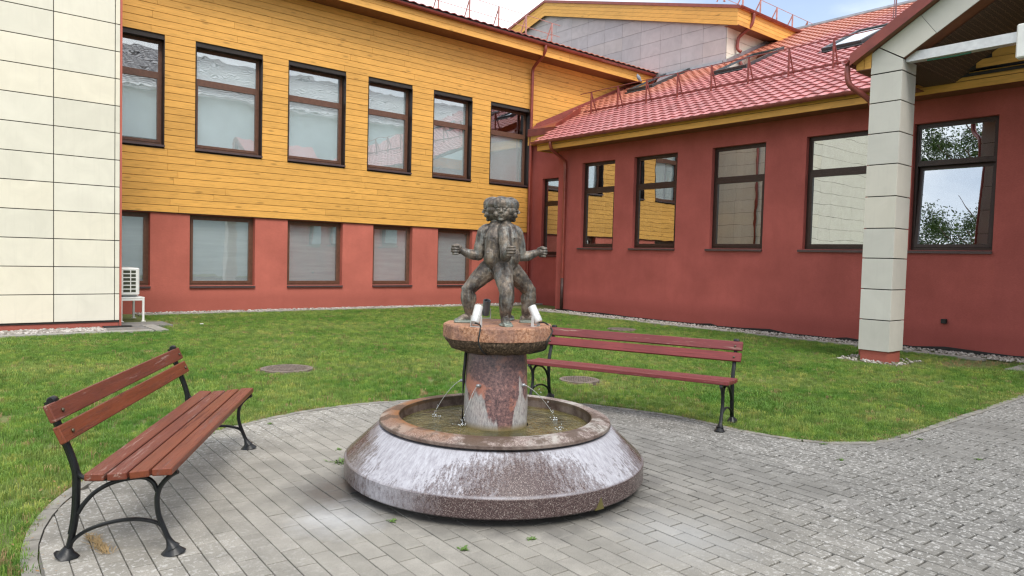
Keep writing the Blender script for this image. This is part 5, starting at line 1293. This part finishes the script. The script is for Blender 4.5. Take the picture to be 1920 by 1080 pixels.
mb.box(XG - 21.6 + .03, 9, YE - 14.6 + .03, .04, 9.63, 9.65); mb.obj('soffit', m_soffit, fb)
for k in range(4):
    for xa, xb in ((XG + .01, 24.9), (24.9, 29)):
        mb = MB(); mb.cbox(xa - 21.6 + .014, xb - 21.6 - .002, YE - 14.6, YE + .022 - 14.6, 9.60 + k * .138, 9.60 + k * .138 + .131, .003); mb.obj('fascia_board', m_board_x, fb)
mb = MB(); mb.box(XG + .04 - 21.6, 7.4, YE + .022 - 14.6, YE + .04 - 14.6, 9.62, 10.14); mb.obj('fascia_backing', m_joint, fb)
gutter(fb, F(XG - .02, YE - .07, 10.20), F(29, YE - .07, 10.20), .07, m_gutter)
mb = MB(); mb.tube(catmull([F(22.30, YE - .07, 10.14), F(22.30, YE - .06, 9.95), F(22.25, 14.12, 9.70), F(22.12, 14.44, 9.40), F(22.10, 14.5, 9.25), F(22.10, 14.50, 8.98), F(22.18, 14.40, 8.86)], 5), .058, 12); mb.obj('downpipe', m_gutter, fb, smooth=True)
for x in [21.35 + 1.12 * k for k in range(6)]: a_frame(fb, F(x, 14.6, 10.45), F(x, 14.9, 10.5), F(x, 14.6, 11.05), m_rail_l)
for z in (11.05, 10.55): mb = MB(); mb.tube([F(21.0, 14.6, z), F(27.6, 14.6, z)], .011, 6); mb.obj('guard_rail', m_rail_l, fb)
mast = MB(); mb = mast; mb.tube([(0, 0, 0), (0, 0, 3.2)], .022, 8); mb.tube([(-.5, -.3, 2.4), (.9, .5, 1.1)], .016, 6); mb.tube([(.55, .3, .35), (.2, .1, 1.8)], .012, 6); mb.tube([(.55, .3, .35), (.8, .4, .3)], .02, 6)
mo = mb.obj('roof_mast', m_zinc, smooth=True, label='thin metal mast standing on the pink roof above the porch', category='mast'); mo.location = (22.8, 9.55, z_at(22.8))

# ------------------------------------------------------------------ porch
PX, PY0, PY1, PXD = 11.91, 4.85, 5.33, 12.44
po = thing('porch', 'gabled porch with pale panelled pillar and red verge in front of the red wall', 'porch', (PX, PY1, 0))
G = lambda x, y, z: Vector((x - PX, y - PY1, z))
mb = MB(); mb.box(.03, PXD - PX - .03, PY0 - PY1 + .03, -.03, -.05, 4.75); mb.obj('pillar_core', m_joint, po)
mb = MB(); mb.box(.028, PXD - PX - .028, PY0 - PY1 + .028, -.028, -.05, .15); mb.obj('pillar_plinth', m_red, po)
zs = [.15, .655, 1.15, 1.65, 2.13, 2.64, 3.15, 3.65, 4.14, 4.60]
for z0, z1 in zip(zs[:-1], zs[1:]):
    mb = MB(); mb.cbox(0, .018, PY0 - PY1, 0, z0 + .008, z1 - .008, .002); mb.obj('pillar_panel', m_pale, po)
    mb = MB(); mb.cbox(PXD - PX - .026, PXD - PX - .002, PY0 - PY1 + .02, -.02, z0 + .006, z1 - .006, .002); mb.obj('pillar_panel', m_pale, po)
    for y0 in (PY0 - PY1, -.018):
        mb = MB(); mb.cbox(.021, PXD - PX, y0, y0 + .018, z0 + .008, z1 - .008, .002); mb.obj('pillar_panel', m_pale, po)
S6 = .615
top = [G(PX, 5.33, 4.612), G(PX, 4.85, 4.612), G(PX, 4.85, 4.775), G(PX, 5.22, 5.01), G(PX, 5.33, 4.94)]
mb = MB(); mb.prism(top, (.018, 0, 0)); mb.obj('pillar_panel', m_pale, po)
mb = MB(); mb.cbox(.021, PXD - PX, PY0 - PY1, PY0 - PY1 + .018, 4.612, 4.78, .002); mb.obj('pillar_panel', m_pale, po)
RY = 2.62
zo = lambda y: 5.015 + S6 * (5.22 - y); zi = lambda y: 4.785 + S6 * (4.85 - y)
cuts = [(5.21, 4.842), (4.615, 4.385), (4.0, 3.77), (3.38, 3.15), (RY, RY)]
for (a0, a1), (b0, b1) in zip(cuts[:-1], cuts[1:]):
    mb = MB(); mb.prism([G(PX, a0 - .004, zo(a0)), G(PX, b0 + .004, zo(b0)), G(PX, b1 + .004, zi(b1)), G(PX, a1 - .004, zi(a1))], (.018, 0, 0)); mb.obj('beam_panel', m_pale, po)
mb = MB(); mb.prism([G(PX + .02, 5.2, zo(5.2) - .01), G(PX + .02, RY, zo(RY) - .01), G(PX + .02, RY, zi(RY) + .02), G(PX + .02, 4.86, zi(4.86) + .02)], (.30, 0, 0))
mb.prism([G(PX + .02, RY, zo(RY) - .01), G(PX + .02, .0, zo(RY) - .01 - S6 * RY), G(PX + .02, .4, zi(RY) + .02 - S6 * (RY - .4)), G(PX + .02, RY, zi(RY) + .02)], (.30, 0, 0)); mb.obj('beam_core', m_joint, po)
mb = MB(); mb.prism([G(PX + .02, 4.845, zi(4.845)), G(PX + .02, RY, zi(RY)), G(PX + .02, RY, zi(RY) + .018), G(PX + .02, 4.845, zi(4.845) + .018)], (.32, 0, 0)); mb.obj('beam_underside', m_soffit, po)
# roof planes, netted underside, verge trim, yellow eave boards
zr = lambda y: 4.94 + S6 * (5.60 - y) if y > RY else 4.94 + S6 * (5.60 - RY) - S6 * (RY - y)
mb = MB(); mb.prism([G(11.77, 5.64, zr(5.64)), G(11.77, RY, zr(RY)), G(15.5, RY, zr(RY)), G(15.5, 5.64, zr(5.64))], (0, 0, -.05)); mb.prism([G(11.77, RY, zr(RY)), G(11.77, -.3, zr(-.3)), G(15.5, -.3, zr(-.3)), G(15.5, RY, zr(RY))], (0, 0, -.05)); mb.obj('roof', m_tile, po)
mb = MB(); zu = lambda y: 4.775 + S6 * (4.85 - y) if y > RY else 4.775 + S6 * (4.85 - RY) - S6 * (RY - y)
mb.prism([G(PX + .34, 5.33, 4.60), G(PX + .34, 4.85, 4.64), G(PX + .34, RY, zu(RY)), G(14.6, RY, zu(RY)), G(14.6, 4.85, 4.64), G(14.6, 5.33, 4.60)][0:6], (0, 0, .02)) if False else None
mb.add([G(PX + .33, 5.33, 4.775), G(PX + .33, 4.85, zu(4.85)), G(PX + .33, RY, zu(RY)), G(PX + .33, -.2, zu(-.2)), G(14.6, 5.33, 4.775), G(14.6, 4.85, zu(4.85)), G(14.6, RY, zu(RY)), G(14.6, -.2, zu(-.2))], [(0, 1, 5, 4), (1, 2, 6, 5), (2, 3, 7, 6)]); mb.obj('netted_ceiling', m_net, po, fix=False)
mb = MB()
for x_ in (11.75,): mb.prism([G(x_, 5.61, zr(5.61) - .16), G(x_, RY, zr(RY) - .16), G(x_, RY, zr(RY) + .03), G(x_, 5.61, zr(5.61) + .03)], (.022, 0, 0)); mb.prism([G(x_, RY, zr(RY) - .17), G(x_, -.3, zr(-.3) - .17), G(x_, -.3, zr(-.3) + .03), G(x_, RY, zr(RY) + .03)], (.022, 0, 0))
mb.obj('verge_trim', m_gutter, po)
mb = MB(); mb.prism([G(11.774, 5.58, zr(5.58) - .15), G(11.774, RY, zr(RY) - .15), G(PX - .002, RY, zr(RY) - .15), G(PX - .002, 5.58, zr(5.58) - .15)], (0, 0, .015)); mb.obj('verge_soffit', m_soffit, po)
for (ya, yb4) in ((5.32, 5.44), (5.445, 5.57)):
    mb = MB(); mb.prism([G(PX, ya + .003, 4.715), G(PX, yb4, 4.715), G(PX, yb4, zr(yb4) - .135), G(PX, ya + .003, zr(ya) - .135)], (.02, 0, 0)); mb.obj('eave_board', m_board_y, po)
mb = MB(); mb.box(.0, 2.2, .01, .24, 4.70, 4.714); mb.obj('eave_soffit', m_soffit, po)
gutter(po, G(11.72, 5.68, 4.86), G(13.85, 5.68, 4.86), .06, m_gutter_d)
mb = MB(); mb.tube(catmull([G(11.84, 5.68, 4.80), G(11.84, 5.68, 4.66), G(11.88, 5.64, 4.48), G(12.08, 5.48, 4.31), G(12.18, 5.42, 4.2), G(12.20, 5.41, 4.0)], 5) + [G(12.20, 5.40, .03)], .045, 12); mb.obj('downpipe', m_gutter_d, po, angle=40)
for r_ in range(12):
    z0 = 4.935 + r_ * .142; z1 = z0 + .135
    ya = 4.85 - (z1 - 4.775) / S6; yb5 = 2 * RY - ya
    if ya < RY + .2: break
    mb = MB(); mb.cbox(13.905 - PX, 13.93 - PX, yb5 - PY1, ya - PY1 + .1, z0, z1, .003); mb.obj('inner_board', m_board_y, po)
mb = MB(); mb.prism([G(13.932, 5.0, 4.925), G(13.932, RY, zu(RY)), G(13.932, .24, 4.925)], (.02, 0, 0)); mb.obj('inner_gable', m_joint, po)
mb = MB(); mb.cbox(.10, .24, 1.0 - PY1, 4.84 - PY1, 4.735, 4.885, .004); mb.obj('tie_beam', m_white_m, po)
mb = MB(); mb.tube([G(PX + .15, 4.55, 4.72), G(PX + .16, 4.2, 4.715), G(PX + .15, 3.95, 4.72)], .012, 6); mb.obj('green_tape', simple('green_tape', (.02, .16, .10), .5), po)
mb = MB(); mb.cbox(.06, .22, 2.75 - PY1, 3.365 - PY1, 4.50, 4.98, .02); mb.obj('lamp_box', m_white, po)
mb = MB(); mb.box(.05, .5, .45 - PY1, .93 - PY1, -.05, 4.7); mb.obj('right_pillar', m_pale, po)

# ------------------------------------------------------------------ air conditioner on a white stand
ac = thing('air_conditioner', 'white outdoor air conditioner unit on a white stand behind the beige corner', 'air conditioner', (3.20, 16.12, .505))
mb = MB(); mb.cbox(0, .37, 0, .80, .04, .59, .02); mb.obj('casing', m_white, ac)
mb = MB()
for i in range(6):
    for (u0, u1) in ((.07, .195), (.215, .30)): mb.box(u0, u1, -.002, .004, .095 + i * .078, .150 + i * .078)
mb.obj('grille_opening', m_ac if 'm_ac' in globals() else simple('dark_louvre', (.05, .055, .035), .8), ac)
mb = MB()
for y in (.1, .66): mb.box(.03, .34, y, y + .05, 0, .04)
mb.obj('foot', m_zinc, ac)
tb = thing('stand', 'white metal four legged stand carrying the air conditioner', 'stand', (3.20, 16.08, 0))
mb = MB(); mb.cbox(0, .46, 0, .88, .475, .50, .004); mb.cbox(.04, .42, .006, .03, .43, .475, .003); mb.obj('top', m_white, tb)
for (x, y) in ((0.01, 0), (.415, 0), (.01, .83), (.415, .83)):
    mb = MB(); mb.cbox(x, x + .04, y, y + .04, .0, .474, .003); mb.cbox(x - .015, x + .065, y - .015, y + .055, .0, .012, .002); mb.obj('leg', m_white, tb)

# ------------------------------------------------------------------ pigeon on the rail
pg = MB(); c = Vector((0, 0, 0))
Mr = Matrix.Rotation(R(-58), 3, 'Y')
pg.ell((0, 0, .085), (.085, .045, .048), 14, 10, M=Mr); pg.ell((.034, 0, .165), (.024, .022, .024), 12, 8); pg.tube([(.015, 0, .12), (.03, 0, .15)], [.034, .022], 10)
pg.tube([(.05, 0, .165), (.075, 0, .158)], [.008, .003], 8); pg.tube([(-.03, 0, .05), (-.075, 0, -.02)], [.03, .018], 8, side=(0, 1, 0), r2=[.012, .028]); pg.tube([(.01, .015, .04), (.012, .015, 0)], .005, 6); pg.tube([(.01, -.015, .04), (.012, -.015, 0)], .005, 6)
me = bpy.data.meshes.new('pigeon'); me.from_pydata(pg.v, [], pg.f); o = link('pigeon', me, simple('grey_feathers', (.20, .22, .26), .7, 0, .3, 60)); o['label'] = 'grey pigeon perched on the roof rail near the upper eave'; o['category'] = 'bird'
mm = o.modifiers.new('fuse', 'REMESH'); mm.mode = 'VOXEL'; mm.voxel_size = .006; mm.use_smooth_shade = True
o.location = (16.6, 14.21, 6.845); o.rotation_euler = (0, 0, R(120)); o.scale = (1.15,) * 3

# ------------------------------------------------------------------ what the windows mirror: a wing behind the viewer and a tree
ob = thing('opposite_building', 'tiled building behind the viewer seen mirrored in the upper windows', 'building', (18, -8, 0))
mb = MB(); mb.box(-16, 20, -8, 0, -.05, 10.9); mb.obj('wall', simple('pale_blue_wall', (.50, .58, .60), .8, 0, .08, .7), ob)
mb = MB(); mb.prism([(-16.5, .5, 10.6), (20.5, .5, 10.6), (20.5, -8, 14.9), (-16.5, -8, 14.9)], (0, 0, -.1)); mb.obj('roof_deck', m_tile_o, ob)
tiled_roof(ob, (20.4, .5, 10.62), (-1, 0, 0), (0, -8.5, 4.3), 92, 25, .40, .38, m_tile_o, lambda c: True, 0)
tr = thing('tree', 'broad leafy tree left of the courtyard seen mirrored in the porch window', 'tree', (-14.0, 12.9, 0))
m_bark = simple('bark', (.09, .065, .045), .9); m_tl = NT('tree_leaf'); m_tl.col(m_tl.ramp(m_tl.noise(m_tl.pos(), 1.5, 4), [(.35, (.03, .06, .012)), (.65, (.09, .15, .03))])); m_tl.set(.5); m_tl = m_tl.m
mb = MB(); q = random.Random(9); ends = []
mb.tube(catmull([(0, 0, -.2), (.1, 0, 3), (.0, .1, 6.0), (.2, 0, 9.0)], 4), [.32 - .2 * i / 12 for i in range(13)], 10)
for k in range(16):
    az = q.uniform(0, 6.28); z0 = q.uniform(4.8, 8.6); L_ = q.uniform(1.6, 3.8); p0 = Vector((.1, .05, z0)); p2 = p0 + Vector((math.cos(az) * L_, math.sin(az) * L_, q.uniform(.6, 2.6))); p1 = p0.lerp(p2, .5) + Vector((0, 0, -.2))
    pp = catmull([p0, p1, p2], 4); mb.tube(pp, [.08 - .065 * i / (len(pp) - 1) for i in range(len(pp))], 6); ends += [pp[-1], pp[len(pp) // 2 + 1], pp[-3]]
mb.obj('trunk', m_bark, tr, smooth=True); mb = MB()
for ci in range(46):
    if ci < 30: c0 = Vector((q.gauss(0, 1.0), q.uniform(-2.2, 4.6), q.uniform(6.4, 9.0)))
    else: c0 = Vector((q.gauss(0, .8), q.uniform(-3.0, -.6), q.uniform(8.4, 10.6)))
    sg = q.uniform(.28, .5)
    for _ in range(420):
        c = c0 + Vector([q.gauss(0, sg) for _ in range(3)]); n1 = Vector([q.gauss(0, 1) for _ in range(3)]).normalized() * q.uniform(.045, .085); n2_ = n1.cross(Vector([q.gauss(0, 1) for _ in range(3)])).normalized() * q.uniform(.025, .05)
        mb.add([c - n1, c + n2_, c + n1, c - n2_], [(0, 1, 2, 3)])
mb.obj('crown', m_tl, tr, fix=False); tr['label'] = 'broad leafy tree left of the courtyard seen mirrored in the porch window'
